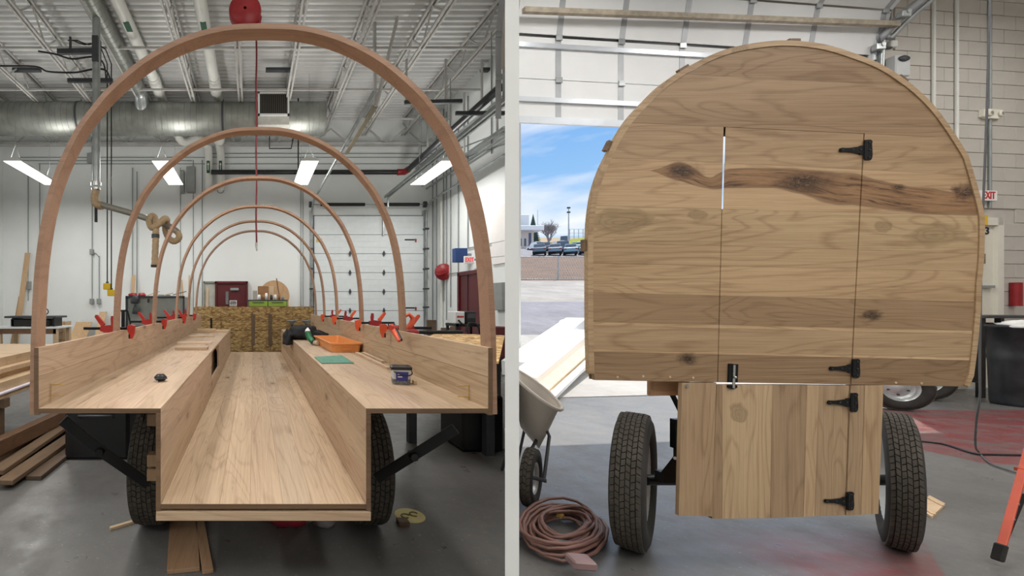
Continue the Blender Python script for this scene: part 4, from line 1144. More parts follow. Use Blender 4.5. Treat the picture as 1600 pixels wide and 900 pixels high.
# grey blasting cabinet
Yk = 10.8
kb = thing('blast_cabinet', 'grey framed cabinet with clear front against the left back wall', 'cabinet', (XP(243, Yk), Yk, 0))
x0, x1, zt3, zb3 = XP(196, Yk), XP(288, Yk), ZP(463, Yk), ZP(510, Yk)
MB().box(x0, x1, Yk + .06, Yk + .7, zb3, zt3, .02).build('body', mat('cabinet_grey', (176, 178, 172), .3, .3, var=.2, scale=2.5), kb)
fr = MB()
for a in (x0, x1 - .04): fr.box(a, a + .04, Yk, Yk + .06, 0, zt3)
fr.box(x0, x1, Yk, Yk + .06, zt3 - .04, zt3 + .01).box(x0, x1, Yk, Yk + .06, zb3 - .04, zb3)
fr.build('frame', M['darkgrey'], kb)
for a in (x0, x1 - .05):
    MB().box(a, a + .05, Yk + .62, Yk + .68, 0, zb3).build('leg', M['darkgrey'], kb)
MB().box(x0 + .04, x1 - .04, Yk + .03, Yk + .036, zb3, zt3 - .04).build('front_pane', M['glass'], kb)
MB().box(XP(232, Yk) - .02, XP(232, Yk) + .02, Yk - .03, Yk, ZP(473, Yk), ZP(467, Yk), .004).build('handle', M['black'], kb)
for (px, py) in ((212, 470), (214, 486)):
    p = P(px, py, Yk + .03); crumple((p.x, Yk - .06, p.z), .09, .05, .13, px, .4, 14, 9).build('glove_port', M['darkgrey'], kb)
random.seed(3)
top_items = [(200, 213, 'folded_rag', 'red', 'red rag at the left end of the cabinet top'), (214, 226, 'folded_rag', 'red', 'dark red rag on cabinet top next to the boards'), (228, 246, 'board_scrap', 'pine_x', 'pale scrap board on the cabinet top'), (243, 262, 'board_scrap', 'barn_y', 'dark scrap board across the cabinet top'), (258, 270, 'board_scrap', 'pine_x', 'short pale scrap board at the cabinet middle'), (270, 290, 'board_scrap', 'darkgrey', 'black bent strip at the right cabinet corner')]
for i, (a, b, nm, m_, lb) in enumerate(top_items):
    x0_, x1_ = XP(a, Yk + .2), XP(b, Yk + .2)
    if nm == 'folded_rag': q = crumple(((x0_ + x1_) / 2, Yk + .3, zt3 + .04), (x1_ - x0_) / 2, .15, .05, i * 3.1, .35, 16, 9)
    else: q = MB().bar((x0_, Yk + .12 + .12 * (i % 4), zt3 + .03 + .01 * (i % 2)), (x1_, Yk + .2 + .12 * (i % 4), zt3 + .035 + .05 * (i % 3)), .1, .02)
    tag(q.build(nm, M[m_]), lb, 'rag' if 'rag' in nm else 'board')
# black floor stand in front of the cabinet
st = thing('pipe_stand', 'black floor stand in front of the grey cabinet', 'stand', P(192, 540, 9.6))
st.location.z = 0; wl[st].z = 0
x = XP(192.5, 9.6)
MB().box(x - .035, x + .035, 9.57, 9.63, 0, ZP(485, 9.6)).build('post', M['blackmetal'], st)
MB().bar((x - .12, 9.6, ZP(485.5, 9.6)), (x + .1, 9.6, ZP(485.5, 9.6)), .04, .04).build('arm', M['blackmetal'], st)
MB().bar((x + .1, 9.6, ZP(486, 9.6)), (XP(206, 9.6), 9.6, ZP(515, 9.6)), .03, .03).build('brace', M['blackmetal'], st)
MB().box(x - .2, x + .2, 9.4, 9.8, 0, .03, .005).build('foot', M['blackmetal'], st)
# boards leaning on the back wall
def lean(px0, px1, ytop, Yb, lb, m_='pine_z', col=(1, 1, 1), th=.03, dx=0):
    x0_, x1_ = XP(px0, 13.7), XP(px1, 13.7); zt_ = ZP(ytop, 13.85)
    q = MB().add([(x0_ + dx, Yb, 0), (x1_ + dx, Yb, 0), (x1_, 13.85, zt_), (x0_, 13.85, zt_), (x0_ + dx, Yb + th, 0), (x1_ + dx, Yb + th, 0), (x1_, 13.85 + th, zt_), (x0_, 13.85 + th, zt_)],
                 [(0, 1, 2, 3), (7, 6, 5, 4), (0, 4, 5, 1), (1, 5, 6, 2), (2, 6, 7, 3), (3, 7, 4, 0)])
    return tag(q.build('leaning_board', M[m_], None, color=col), lb, 'board', 'boards leaning on the back wall')
lean(204, 209, 430, 13.5, 'tall pale board leaning behind the left end of cabinet', col=(1, .94, .86))
lean(293.5, 296, 430, 13.5, 'thin pale stick leaning just left of the strand board bin', col=(1, .94, .86), dx=.04)
lean(281, 283.5, 437, 13.4, 'thin pale stick leaning behind the right end of the cabinet', col=(1, .9, .8), dx=.25)
lean(35, 43, 395, 13.3, 'wide weathered plank leaning near the left corner', 'pine_z', (.86, .8, .72), dx=-.1)
lean(25, 30, 463, 13.5, 'short brown plank leaning in the left corner', 'pine_z', (.62, .5, .38), dx=-.1)
lean(153, 164, 487, 13.2, 'broad pale offcut leaning low on the left back wall', 'pine_z', (.95, .88, .78))
lean(116, 141, 503, 13.0, 'square plywood sheet leaning low on the left back wall', 'pine_z', (.93, .85, .74), .02)
lean(322, 325, 450, 13.5, 'pale stick standing in the recess beside the maroon door', col=(1, .93, .86), th=.02)
# saw bench at the far left
Ys = 9.6
sb = thing('saw_bench', 'white-topped wooden bench at the far left', 'bench', (XP(50, Ys), Ys, 0))
x0, x1, zt4 = XP(-10, Ys), XP(90, Ys), ZP(511, Ys)
MB().box(x0, x1, Ys, Ys + .8, zt4 - .04, zt4, .005).build('top', M['white'], sb)
MB().box(x0, x1 - .05, Ys + .03, Ys + .06, zt4 - .16, zt4 - .04).build('apron', M['barn_y'], sb, color=(1.4, 1.1, 1))
for x in (x0 + .05, x1 - .12):
    for y in (Ys + .03, Ys + .68): MB().box(x, x + .09, y, y + .09, 0, zt4 - .04, .004).build('leg', M['pine_z'], sb)
sm_ = thing('bench_saw', 'black benchtop saw on the white bench at far left', 'saw', (XP(55, Ys), Ys + .3, zt4))
MB().box(XP(8, Ys), XP(70, Ys), Ys + .2, Ys + .6, zt4 + .001, zt4 + .18, .02).build('body', M['black'], sm_)
MB().box(XP(2, Ys), XP(84, Ys), Ys + .1, Ys + .7, zt4 + .2, zt4 + .245, .01).build('table', M['darkgrey'], sm_)
for px in (12, 77): MB().box(XP(px, Ys) - .02, XP(px, Ys) + .02, Ys + .2, Ys + .6, zt4, zt4 + .2).build('leg', M['blackmetal'], sm_)
MB().tube([P(64, 490, Ys) + V(0, .2, 0) + V(.07 * cos(a), 0, .07 * sin(a) + .04) for a in [k * pi / 6 for k in range(12)]], .012, 6, True).build('handwheel', M['blackmetal'], sm_)
cr = thing('wood_crate', 'pale wooden crate beside the white-topped bench', 'crate', (XP(96, 10.8), 10.8, 0))
for k in range(4):
    MB().box(XP(88, 10.8), XP(100, 10.8), 10.8, 10.83, .12 + k * .2, .29 + k * .2, .003).build('slat', M['pine_x'], cr)
for px in (88.5, 99): MB().box(XP(px, 10.8) - .02, XP(px, 10.8) + .03, 10.84, 11.2, 0, .98).build('post', M['pine_z'], cr)
# lumber on trestles at the left edge
tl = thing('trestle', 'low wooden trestle carrying lumber at the left edge', 'trestle', (-2.8, 4.3, 0))
for y in (3.9, 5.2):
    MB().box(-3.6, -2.3, y, y + .09, .48, .56).build('beam', M['barn_y'], tl)
    for x in (-3.5, -2.42): MB().box(x, x + .07, y, y + .09, 0, .48).build('leg', M['barn_y'], tl)
random.seed(21)
zz = .561
lbs = ['lowest', 'second', 'third', 'fourth', 'topmost']
for i in range(5):
    h = random.choice((.05, .09, .07)); xo = random.uniform(-.05, .06)
    if i == 1: q = tag(MB().box(-3.5, -2.3, 3.75, 5.5, zz, zz + .02, .003).build('white_sheet', mat('purple_print_sheet', (226, 220, 232), .5, var=.08, scale=4)), 'white printed sheet in the lumber stack at the left edge', 'sheet'); zz += .0205
    tag(MB().box(-3.5 + xo, -2.32 + xo - .05 * i, 3.7 + .1 * (i % 2), 5.6, zz, zz + h, .004).build('lumber_board', M['pine_x'], None, color=tone(.9, 1.1)), lbs[i] + ' board of the lumber stack at the left edge', 'board', 'lumber stacked on the trestle')
    zz += h + .0005
# pile of weathered boards under the left bench
random.seed(8)
pl = [(-2.42, .02, .16, 'brown'), (-2.2, .02, .15, ''), (-2.0, .02, .14, ''), (-1.8, .02, .13, ''), (-2.35, .06, .15, ''), (-2.14, .06, .16, ''), (-1.93, .06, .14, ''), (-2.28, .1, .14, ''), (-2.05, .1, .12, '')]
pos_w = ['outermost of the bottom layer', 'second of the bottom layer', 'third of the bottom layer', 'innermost of the bottom layer', 'outermost of the middle layer', 'middle of the middle layer', 'innermost of the middle layer', 'outer of the top pair', 'inner of the top pair']
for i, (x, z, wd, _) in enumerate(pl):
    q = MB().box(-wd / 2, wd / 2, 0, random.uniform(2.2, 2.9), 0, .037, .003).xf(Matrix.Translation((x, 3.2 + random.uniform(-.15, .3), z - .02 + .0005 * i)) @ Matrix.Rotation(R(random.uniform(-2.5, 2.5)), 4, 'Z'))
    tag(q.build('floor_board', M['barn_y'], None, color=tone(.75, 1.15)), 'weathered board in the floor pile at left, ' + pos_w[i], 'board', 'weathered boards piled on the floor')
bm_ = MB().box(-.05, .05, 0, 2.2, 0, .14, .006).xf(Matrix.Translation((-2.3, 3.1, .125)) @ Matrix.Rotation(R(-6), 4, 'Z'))
tag(bm_.build('timber_beam', M['barn_y'], None, color=(1.0, .82, .74)), 'thick brown beam on top of the weathered board pile', 'beam')
# black box added to stand in for the shade under the bench
tc_ = thing('shade_box', 'black box on the floor standing in for shade behind the left tyre', 'case', (-1.45, 4.2, 0))
MB().box(-1.75, -1.15, 3.9, 4.4, .001, .5, .03).build('body', M['black'], tc_)
MB().tube([(-1.6, 3.9, .4), (-1.6, 3.86, .42), (-1.3, 3.86, .42), (-1.3, 3.9, .4)], .012, 6).build('handle', M['darkgrey'], tc_)
# planks and bits on the floor under the wagon
for i, (a, b, lb) in enumerate((((262, 877), (266, 815), 'broad floor plank under the wagon front, left of the pair'), ((313, 877), (304, 815), 'narrow floor plank under the wagon front, right of the pair'))):
    def fp(px, py): Y = F * EYE / (py - VY); return V(XP(px, Y), Y, 0)
    p0, p1 = fp(*a), fp(*b)
    wd = .175 if i == 0 else .06
    dv = (p1 - p0).normalized(); p1 = p0 + dv * 1.6; p0 = p0 - dv * .12
    sx = V(dv.y, -dv.x, 0)
    c0, c1 = p0 + sx * wd / 2, p1 + sx * wd / 2
    tag(MB().bar(c0 + V(0, 0, .012), c1 + V(0, 0, .012), wd, .022, b=.002).build('floor_plank_loose', M['pine_y'], None, color=(.7, .6, .56)), lb, 'plank', 'loose planks under the wagon')
def fp(px, py, z=0): Y = F * (EYE - z) / (py - VY); return V(XP(px, Y), Y, z)
tag(MB().bar(fp(172, 828) + V(0, 0, .009), fp(226, 812) + V(0, 0, .009), .025, .016).build('stick', M['pine_x']), 'thin pale stick on the floor before the left tyre', 'stick')
rb_ = fp(450, 830)
tag(crumple((rb_.x, rb_.y + .12, .055), .13, .1, .1, 4.4, .3, 18, 10).build('rag', mat('crimson_cloth', (142, 30, 48), .8, var=.25)), 'crimson rag on the floor under the wagon', 'rag')
tag(crumple((rb_.x + .24, rb_.y + .1, .03), .07, .08, .05, 7.4, .35, 14, 8).build('plastic_bag', mat('grey_bag', (120, 112, 110), .5)), 'grey crumpled bag beside the crimson rag', 'bag')
p = fp(632, 824)
tag(MB().box(p.x - .035, p.x + .035, p.y, p.y + .06, .0005, .035, .002).build('wood_chock', M['barn_y']), 'small brown block beside the right tyre', 'block')
p = fp(641, 807)
dc = thing('floor_decal', 'round yellow decal stuck on the floor beside the right tyre', 'decal', (p.x, p.y, 0))
Mz = Matrix.Translation((p.x, p.y + .01, 0)) @ Matrix.Rotation(R(20), 4, 'Z') @ Matrix.Diagonal((1.0, 1.0, 1, 1))
MB().lathe([(.001, .003), (.1, .003), (.1, .0005)], 28, Mz, False).build('disc', mat('yellow_decal', (206, 192, 132), .5), dc)
for s in (-1, 1): MB().tube([Mz @ V(s * .035 + .028 * cos(R(a)), .028 * sin(R(a)), .004) for a in range(0, 300, 30)], .006, 5).build('printed_mark', mat('decal_print', (120, 104, 60), .6) if s < 0 else bpy.data.materials['decal_print'], dc)

# ---- right side of the left bay
zt5 = .97
u_ = dP; nn = nP
def tq(a, b): return V(2.02, 3.48, 0) + u_ * a + nn * b
tbl = thing('sheet_table', 'low table covered by a strand board sheet right of the wagon', 'table', tq(1.6, .4))
pts_ = [tq(0, 0), tq(3.35, 0), tq(3.35, .95), tq(0, .9)]
m_os = MB().prism([(v.x, v.y) for v in pts_], lambda u, v: V(u, v, zt5), lambda u, v: V(u, v, zt5 - .018)).build('sheet', M['osb'], tbl, color=(2.0, 2.0, 2.05))
MB().prism([(v.x, v.y) for v in [tq(.05, .05), tq(3.3, .05), tq(3.3, .86), tq(.05, .84)]], lambda u, v: V(u, v, zt5 - .02), lambda u, v: V(u, v, zt5 - .09)).build('frame', M['darkgrey'], tbl)
for a in (.6, 3.2):
    for b in (.1, .8):
        q = tq(a, b); MB().box(q.x - .04, q.x + .04, q.y - .04, q.y + .04, 0, zt5 - .09).build('leg', M['darkgrey'], tbl)
q = tq(.9, .3)
tag(MB().box(q.x - .2, q.x + .2, q.y - .3, q.y + .2, .0005, .55, .02).build('equipment_case', M['black']), 'black case on the floor at the right end of the left bay', 'case')
q = fp(783, 702)
tag(MB().box(q.x - .05, q.x + .06, q.y, q.y + .2, .0005, .2, .006).build('white_carton', M['paper']), 'white carton on the floor beside the black case', 'carton')
# welder on cart
Yw = 9.3
wc = thing('machine_cart', 'black steel cart holding the welder by the maroon door', 'cart', (XP(730, Yw), Yw, 0))
zc4 = ZP(506, Yw)
MB().box(XP(712, Yw), XP(754, Yw), Yw, Yw + .5, zc4 - .06, zc4, .005).build('shelf', M['blackmetal'], wc)
MB().box(XP(712, Yw), XP(754, Yw), Yw, Yw + .5, .12, .18, .005).build('base', M['blackmetal'], wc)
for px in (713, 751):
    for y in (Yw, Yw + .45): MB().box(XP(px, Yw), XP(px, Yw) + .05, y, y + .05, .05, zc4).build('post', M['blackmetal'], wc)
    MB().cyl((XP(px, Yw), Yw + .1, .06), (XP(px, Yw) + .05, Yw + .1, .06), .06, 12).build('caster', M['rubber'], wc)
wd_ = thing('welder', 'white and black welding machine on the cart by the maroon door', 'welder', (XP(728, Yw), Yw, zc4))
a0_, a1_ = XP(713.5, Yw), XP(728, Yw)
MB().box(a0_, a1_, Yw + .05, Yw + .45, zc4 + .001, ZP(487, Yw), .01).build('white_case', M['white'], wd_)
tx = MB()
for k in range(6): tx.box(a0_ + .03 + k * .026, a0_ + .05 + k * .026, Yw + .04, Yw + .052, ZP(496.5, Yw), ZP(494, Yw) + .01 * (k % 2))
tx.build('lettering', M['signred2'], wd_)
MB().box(XP(729, Yw), XP(745, Yw), Yw + .02, Yw + .45, zc4 + .001, ZP(486.5, Yw), .015).build('black_case', M['black'], wd_)
MB().box(XP(731, Yw), XP(743, Yw), Yw + .005, Yw + .02, ZP(497, Yw), ZP(490, Yw)).build('control_panel', M['darkgrey'], wd_)
MB().tube(catmull([P(716, 500, Yw), P(722, 506, Yw - .05), P(730, 509, Yw - .1), P(728, 518, Yw - .12), P(733, 505, Yw - .1), P(746, 508, Yw - .05), P(750, 524, Yw - .05)], 5), .02, 6).build('lead', M['black'], wd_)
# scrap boards by the garage door
for i, (a, b, yt, lb) in enumerate(((667, 682, 500, 'dark square offcut standing by the garage door track'), (690, 703, 512, 'low brown offcut beside the hose reel pipe'), (704, 712, 510, 'small brown offcut left of the welding cart'))):
    Y_ = 11.2
    tag(MB().box(XP(a, Y_), XP(b, Y_), Y_, Y_ + .05, .0005, ZP(yt, Y_), .004).build('offcut', M['barn_y'], None, color=tone(1.1, 1.6)), lb, 'offcut', 'offcuts by the garage door')
# hose reel on the right wall
c_ = P(693, 425, 13.0)
hr2 = thing('wall_hose_reel', 'round red hose reel on the wall beside the garage door', 'hose reel', c_ - V(0, 0, .25))
Mh = Matrix.Translation(c_) @ Matrix.Rotation(R(-114), 4, 'Z') @ Matrix.Rotation(pi / 2, 4, 'Y')
MB().lathe([(.02, -.12), (.24, -.12), (.25, -.1), (.16, -.07), (.16, .07), (.25, .1), (.24, .12), (.02, .12)], 30, Mh).build('drum', M['red'], hr2)
MB().bar(c_ + V(-.24, -.16, -.08), c_ + V(.02, -.12, .02), .06, .1).build('hose_arm', M['red'], hr2)
MB().cyl(c_ + V(-.22, -.2, -.06), c_ + V(-.2, -.05, -.06), .055, 12).build('roller', M['red'], hr2)
MB().bar(c_ + V(.05, .08, 0), V(XR1, 13.4, c_.z), .08, .12).build('wall_bracket', M['darkgrey'], hr2)
# exit sign, blue box, panel
c_ = RW(733.5, 406, .3)
es = thing('exit_sign', 'white sign with glowing red EXIT letters on the right wall of the left bay', 'sign', (c_.x, c_.y, c_.z - .1))
MB().box(c_.x - .13, c_.x + .13, c_.y, c_.y + .05, c_.z - .1, c_.z + .1, .008).build('case', M['signwhite'], es)
MB().bar((c_.x + .1, c_.y + .03, c_.z), (XR1, c_.y + .03, c_.z), .03, .03).build('bracket', M['greyplastic'], es)
text_mesh('EXIT', .15, 'lettering', M['signred'], es, (c_.x, c_.y - .003, c_.z), (pi / 2, 0, 0), .003, sx=.72, bold=True)
c_ = RW(721, 398.5, .3)
be = thing('blue_enclosure', 'dark blue metal enclosure on the wall next to the EXIT sign', 'box', (c_.x, c_.y, c_.z - .2))
MB().box(c_.x - .16, c_.x + .17, c_.y, c_.y + .2, c_.z - .19, c_.z + .19, .008).build('case', M['blue'], be)
MB().bar((c_.x + .1, c_.y + .1, c_.z), (XR1, c_.y + .1, c_.z), .1, .1).build('bracket', M['greyplastic'], be)
c_ = RW(744, 414, .08)
tag(MB().box(c_.x, XR1, c_.y - .2, c_.y + .15, c_.z - .1, c_.z + .1, .01).build('panel_box', M['signwhite']), 'white electrical box below the EXIT sign', 'box')
c_ = RW(784, 463, .1)
tag(MB().box(c_.x - .02, XR1 - .003, c_.y - .05, c_.y + .35, c_.z - .33, c_.z + .33, .01).build('breaker_panel', M['greyplastic']), 'grey breaker panel on the right wall at the edge', 'panel')
dr = thing('oil_drum', 'maroon steel drum at the right edge of the left bay', 'drum', (XP(785, 9.2), 9.2, 0))
MB().lathe([(.001, .0), (.24, .0), (.25, .02), (.24, .3), (.25, .32), (.24, .34), (.24, .6), (.25, .62), (.24, .64), (.24, .92), (.25, .94), (.23, .92), (.001, .92)], 24, Matrix.Translation((XP(785, 9.2) - .12, 9.2, 0))).build('drum_body', M['maroon'], dr)
# ================================================================== THE CLOSED WAGON FRONT OF THE RIGHT BAY
YR = 2.24
def Q(px, py, y=YR): return V((px - VX) / F * YR, y, EYE + (VY - py) / F * YR)
wf = thing('hickory_wagon', 'arched hickory wagon front with a split door on rubber tyres', 'wagon', (Q(1228, 0).x, YR, 0))
topo = [(918, 447), (918, 377), (920, 340), (926, 301), (937, 267), (950.6, 238), (961.6, 215.6), (981, 186), (1005.6, 159), (1030, 135), (1054.5, 117), (1079, 102), (1115.6, 84), (1152, 72.6), (1200, 65), (1239, 64), (1288, 70), (1336.7, 85), (1376, 101), (1410, 122.7), (1434.5, 142), (1459, 166.7), (1483, 198.5), (1508, 237.6), (1515, 255), (1527, 296), (1535, 328), (1537, 352), (1536, 401), (1532, 447)]
low = [(1531, 484), (1525, 550), (1520, 587), (1513, 604)]
lowl = [(928.6, 594), (920, 584), (918, 513)]
# outline smoothed, then an inner line a rim's width inside
oc_ = catmull([(a, 0, b) for a, b in topo], 4)
outer = [(v.x, v.z) for v in oc_]
cen = (1228, 400)
def inset(path, d):
    o_ = []
    n_ = len(path)
    for i, (x, y) in enumerate(path):
        ax_, ay_ = path[max(i - 1, 0)]; bx2, by2 = path[min(i + 1, n_ - 1)]
        tx_, ty_ = bx2 - ax_, by2 - ay_; l_ = sqrt(tx_ * tx_ + ty_ * ty_) or 1
        o_.append((x - ty_ / l_ * d, y + tx_ / l_ * d))
    return o_
full = lowl[1:] + outer + low
full_in = inset(full, 8.5)
poly_in = [(x, min(y, 592 + (x - 930) * .0175)) for x, y in full_in]
poly_in = [(930, 594)] + [p for p in poly_in if p[1] < 590] + [(1511, 604)]
def clip(poly, a, b, c):                              # keep a*x + b*y + c >= 0
    o_ = []
    for i in range(len(poly)):
        p, q_ = poly[i - 1], poly[i]
        dp_, dq = a * p[0] + b * p[1] + c, a * q_[0] + b * q_[1] + c
        if (dp_ >= 0) != (dq >= 0):
            t_ = dp_ / (dp_ - dq); o_.append((p[0] + (q_[0] - p[0]) * t_, p[1] + (q_[1] - p[1]) * t_))
        if dq >= 0: o_.append(q_)
    return o_
def side(poly, x0, y0, x1, y1, sg, gap=0.0):          # clip by the line through two points; sg +1 keeps the lower/right side
    dx, dy = x1 - x0, y1 - y0; l_ = sqrt(dx * dx + dy * dy)
    a, b = -dy / l_ * sg, dx / l_ * sg
    return clip(poly, a, b, -(a * x0 + b * y0) - gap)
seams = [((900, 107), (1560, 142)), ((930, 189), (1520, 216.5)), ((930, 244.5), (1530, 274)), ((930, 321), (1530, 337)), ((925, 378), (1532, 396)), ((922, 411), (1532, 424)), ((926, 457), (1525, 472)), ((927, 503), (1520, 517)), ((927, 508.5), (1520, 522)), ((927, 545.5), (1515, 559)), ((927, 549.5), (1515, 563))]
tints = [(.84, .78, .72), (.86, .81, .76), (.95, .90, .85), (1.18, 1.13, 1.07), (1.14, 1.14, 1.07), (1.04, 1.0, .93), (1.14, 1.10, 1.03), (.74, .68, .62), (1.32, 1.30, 1.26), (1.04, 1.01, .97), (1.3, 1.28, 1.24), (.76, .71, .67)]
LC = ((1131, 198), (1121, 600)); RC = ((1351, 207), (1330, 601))
U = lambda px: (px - 1228) / F * YR
Zq = lambda py: EYE + (VY - py) / F * YR
spots = [(U(1075), Zq(561), .055, .035, 'knot'), (U(1362), Zq(493), .06, .028, 'knot'), (U(1155), Zq(646), .05, .06, 'burl'), (U(1460), Zq(368), .19, .065, 'burl'), (U(975), Zq(346), .19, .065, 'burl'), (U(1090), Zq(335), .06, .03, 'burl'), (U(1068), Zq(268), .09, .045, 'knot'), (U(1262), Zq(284), .16, .055, 'knot'), (U(1404), Zq(293), .04, .018, 'knot'), (U(1512), Zq(300), .07, .05, 'knot'), (U(1380), Zq(355), .05, .035, 'burl'), (U(1495), Zq(296), .03, .02, 'knot')]
xs_ = [1015, 1038, 1070, 1108, 1140, 1230, 1300, 1350, 1420, 1540]
hz = [266, 267, 270, 286, 278, 279, 293, 299, 312, 319]
hwid = [0, 7, 15, 10, 15, 18, 24, 23, 20, 18]
hick = dict(light=(190, 162, 128), dark=(128, 96, 66), rough=.5)
M['hick'] = wood('hickory_boards', axis='x', knots=0, figure=17, spots=[s for s in spots if s[4] == 'knot' and s[1] < Zq(400) or s[4] == 'burl'], contrast=1.15, **hick)
M['hick_heart'] = wood('hickory_heart_board', axis='x', knots=0, figure=12, spots=[s for s in spots if s[4] == 'knot' and s[1] > Zq(400)], heart=([U(x) for x in xs_], [Zq(y) for y in hz], [h / F * YR for h in hwid], Zq(340), Zq(240)), **hick)
M['hick_v'] = wood('hickory_upright', (196, 168, 134), (134, 102, 72), 'z', knots=0, figure=14, spots=[spots[2]], rough=.5, contrast=1.15)
TH = .02
def piece(poly, name, mt, par, tint, idx, y0=YR, th=TH, bev=0):
    lx = lambda v: LC[0][0] + (v - LC[0][1]) * (LC[1][0] - LC[0][0]) / (LC[1][1] - LC[0][1])
    m_ = MB().prism(poly, lambda u, v: Q(u, v, y0), lambda u, v: Q(u + (bev if abs(u - lx(v)) < 5 else 0), v, y0 + th))
    c_ = wl[par]; 
    o_ = m_.build(name, mt, par, False, tint)
    o_.pass_index = idx
    return o_
# the texture is laid out from the wagon's own origin, so it runs on across the cuts
wl_root = Vector((Q(1228, 0).x, YR, 0))
bk = []
door_u = MB().box(Q(1160, 0).x, Q(1325, 0).x, YR + TH + .002, YR + TH + .016, Zq(300), Zq(270)).box(Q(1140, 0).x, Q(1325, 0).x, YR + TH, YR + TH + .015, Zq(540), Zq(510)).build('upper_door', M['hick'], wf)
wl[door_u] = wl_root.copy(); dl = door_u.location.copy()
def at_root(o_, par):                                 # child of a part, but with its origin at the wagon's own
    if par is not wf: o_.location = wl_root - (wf.location + dl) if par is door_u else o_.location
for i in range(12):
    pb_ = poly_in
    if i > 0: pb_ = side(pb_, *seams[i - 1][0], *seams[i - 1][1], 1, .1)
    if i < 11: pb_ = side(pb_, *seams[i][0], *seams[i][1], -1, .1)
    mt = M['hick_heart'] if i == 3 else M['hick']
    jit = random.uniform(0, .0012)
    if i < 2: piece(pb_, 'wall_plank', mt, wf, tints[i], 300 + 7 * i, YR + jit)
    else:
        l_ = side(pb_, *LC[0], *LC[1], 1, .2); m_ = side(side(pb_, *LC[0], *LC[1], -1, 3.2 if i < 3 else 2.6 if i < 4 else 1.4), *RC[0], *RC[1], 1, 1.0); r_ = side(pb_, *RC[0], *RC[1], -1, .5)
        piece(l_, 'wall_plank', mt, wf, tints[i], 300 + 7 * i, YR + jit)
        at_root(piece(m_, 'door_plank', mt, door_u, tuple(x * 1.02 for x in tints[i]), 300 + 7 * i, YR + .0015, TH, 11 if i < 4 else 0), door_u)
        piece(r_, 'wall_plank', mt, wf, tuple(x * 1.01 for x in tints[i]), 300 + 7 * i, YR + jit)
# unseen backing added behind the boards to block light through the joints
for i, (sa, par_) in enumerate((('l', wf), ('m', door_u), ('r', wf))):
    pb_ = side(poly_in, 900, 196, 1560, 222, 1, 4)
    if sa == 'l': pb_ = side(pb_, *LC[0], *LC[1], 1, 1.5)
    elif sa == 'r': pb_ = side(pb_, *RC[0], *RC[1], -1, 1.5)
    else: pb_ = side(side(pb_, *LC[0], *LC[1], -1, 24), *RC[0], *RC[1], 1, 2)
    o_ = piece(pb_, 'light_backing', M['hick'], par_, (.8, .78, .76), 700 + i, YR + TH + .0165, .005)
    if par_ is door_u: o_.location = wl_root - (wf.location + dl)
pb_ = side(poly_in, 900, 196, 1560, 222, -1, -3)
piece(pb_, 'light_backing', M['hick'], wf, (.8, .78, .76), 703, YR + TH + .0165, .005)
# rim: the front bow, its face a little proud
rimp = [(920, 584)] + [(918, 513)] + outer + low
def rim_strip(path, d, y0, y1):
    vs, fs = [], []
    inn = inset(path, d)
    for (a, b), (c, e_) in zip(path, inn):
        vs += [Q(a, b, y0), Q(a, b, y1), Q(c, e_, y0), Q(c, e_, y1)]
    for i in range(len(path) - 1):
        k = i * 4
        fs += [(k, k + 2, k + 6, k + 4), (k, k + 4, k + 5, k + 1), (k + 2, k + 3, k + 7, k + 6), (k + 1, k + 5, k + 7, k + 3)]
    e2 = len(vs) - 4
    fs += [(0, 1, 3, 2), (e2, e2 + 2, e2 + 3, e2 + 1)]
    return MB().add(vs, fs)
rim_strip(rimp, 8.2, YR - .004, YR + .022).build('bow', M['hick'], wf, color=(1.06, 1.04, 1.0))
for (px, py, a, hw) in ((1244.5, 62, 0, 9), (1071, 106, -31, 9), (952, 227, -63, 9), (915, 383, -90, 9), (1415, 122, 38, 8), (1513, 246, 65, 8), (1539.5, 404, 90, 8)):
    c_ = Q(px, py, 0); w_ = hw / F * YR; h_ = 2.6 / F * YR
    MB().box(-w_, w_, YR + .004, YR + .024, -h_, h_ * 1.2, .002).xf(Matrix.Translation((c_.x, 0, c_.z)) @ Matrix.Rotation(R(a), 4, 'Y')).build('purlin_end', M['barn_y'], wf, color=(1.3, 1.2, 1.15))
# screws along the lower edge
for px, py in ((965, 589), (1005, 588), (1047, 589), (1083, 590), (1400, 598), (1440, 599), (1508, 601)):
    MB().cyl(Q(px, py, YR - .001), Q(px, py, YR + .004), .006, 8).build('wood_plug', M['pine_z'], wf)
# lower half: fixed stiles and lower door
lowp = [([(1066, 598), (1119.5, 598), (1113, 807), (1061, 806)], 'stile', (.95, .92, .9), wf),
        ([(1121, 601.3), (1130, 601.3), (1128.5, 811), (1113.5, 811)], 'd', (.74, .7, .66), 'd'),
        ([(1130.2, 601.3), (1208, 601.4), (1204, 810), (1129.3, 811)], 'd', (1.12, 1.12, 1.1), 'd'),
        ([(1208.2, 601.4), (1262, 601.6), (1256, 808), (1204.8, 810)], 'd', (.86, .84, .82), 'd'),
        ([(1262.2, 601.6), (1281, 602), (1274, 807), (1256.8, 808)], 'd', (1.12, 1.1, 1.08), 'd'),
        ([(1281.2, 602), (1328, 602.5), (1321, 805.5), (1274.8, 807)], 'd', (.88, .86, .83), 'd'),
        ([(1330, 602), (1351, 602), (1345, 804.5), (1323, 805.5)], 'stile', (.86, .84, .82), wf),
        ([(1351.8, 602), (1381, 602), (1373, 803), (1345.8, 804.5)], 'stile', (1.16, 1.15, 1.12), wf)]
door_l = MB().box(Q(1135, 0).x, Q(1315, 0).x, YR + TH, YR + TH + .015, Zq(660), Zq(640)).box(Q(1135, 0).x, Q(1315, 0).x, YR + TH, YR + TH + .015, Zq(780), Zq(760)).build('lower_door', M['hick_v'], wf)
dll = door_l.location.copy(); wl[door_l] = wl_root.copy()
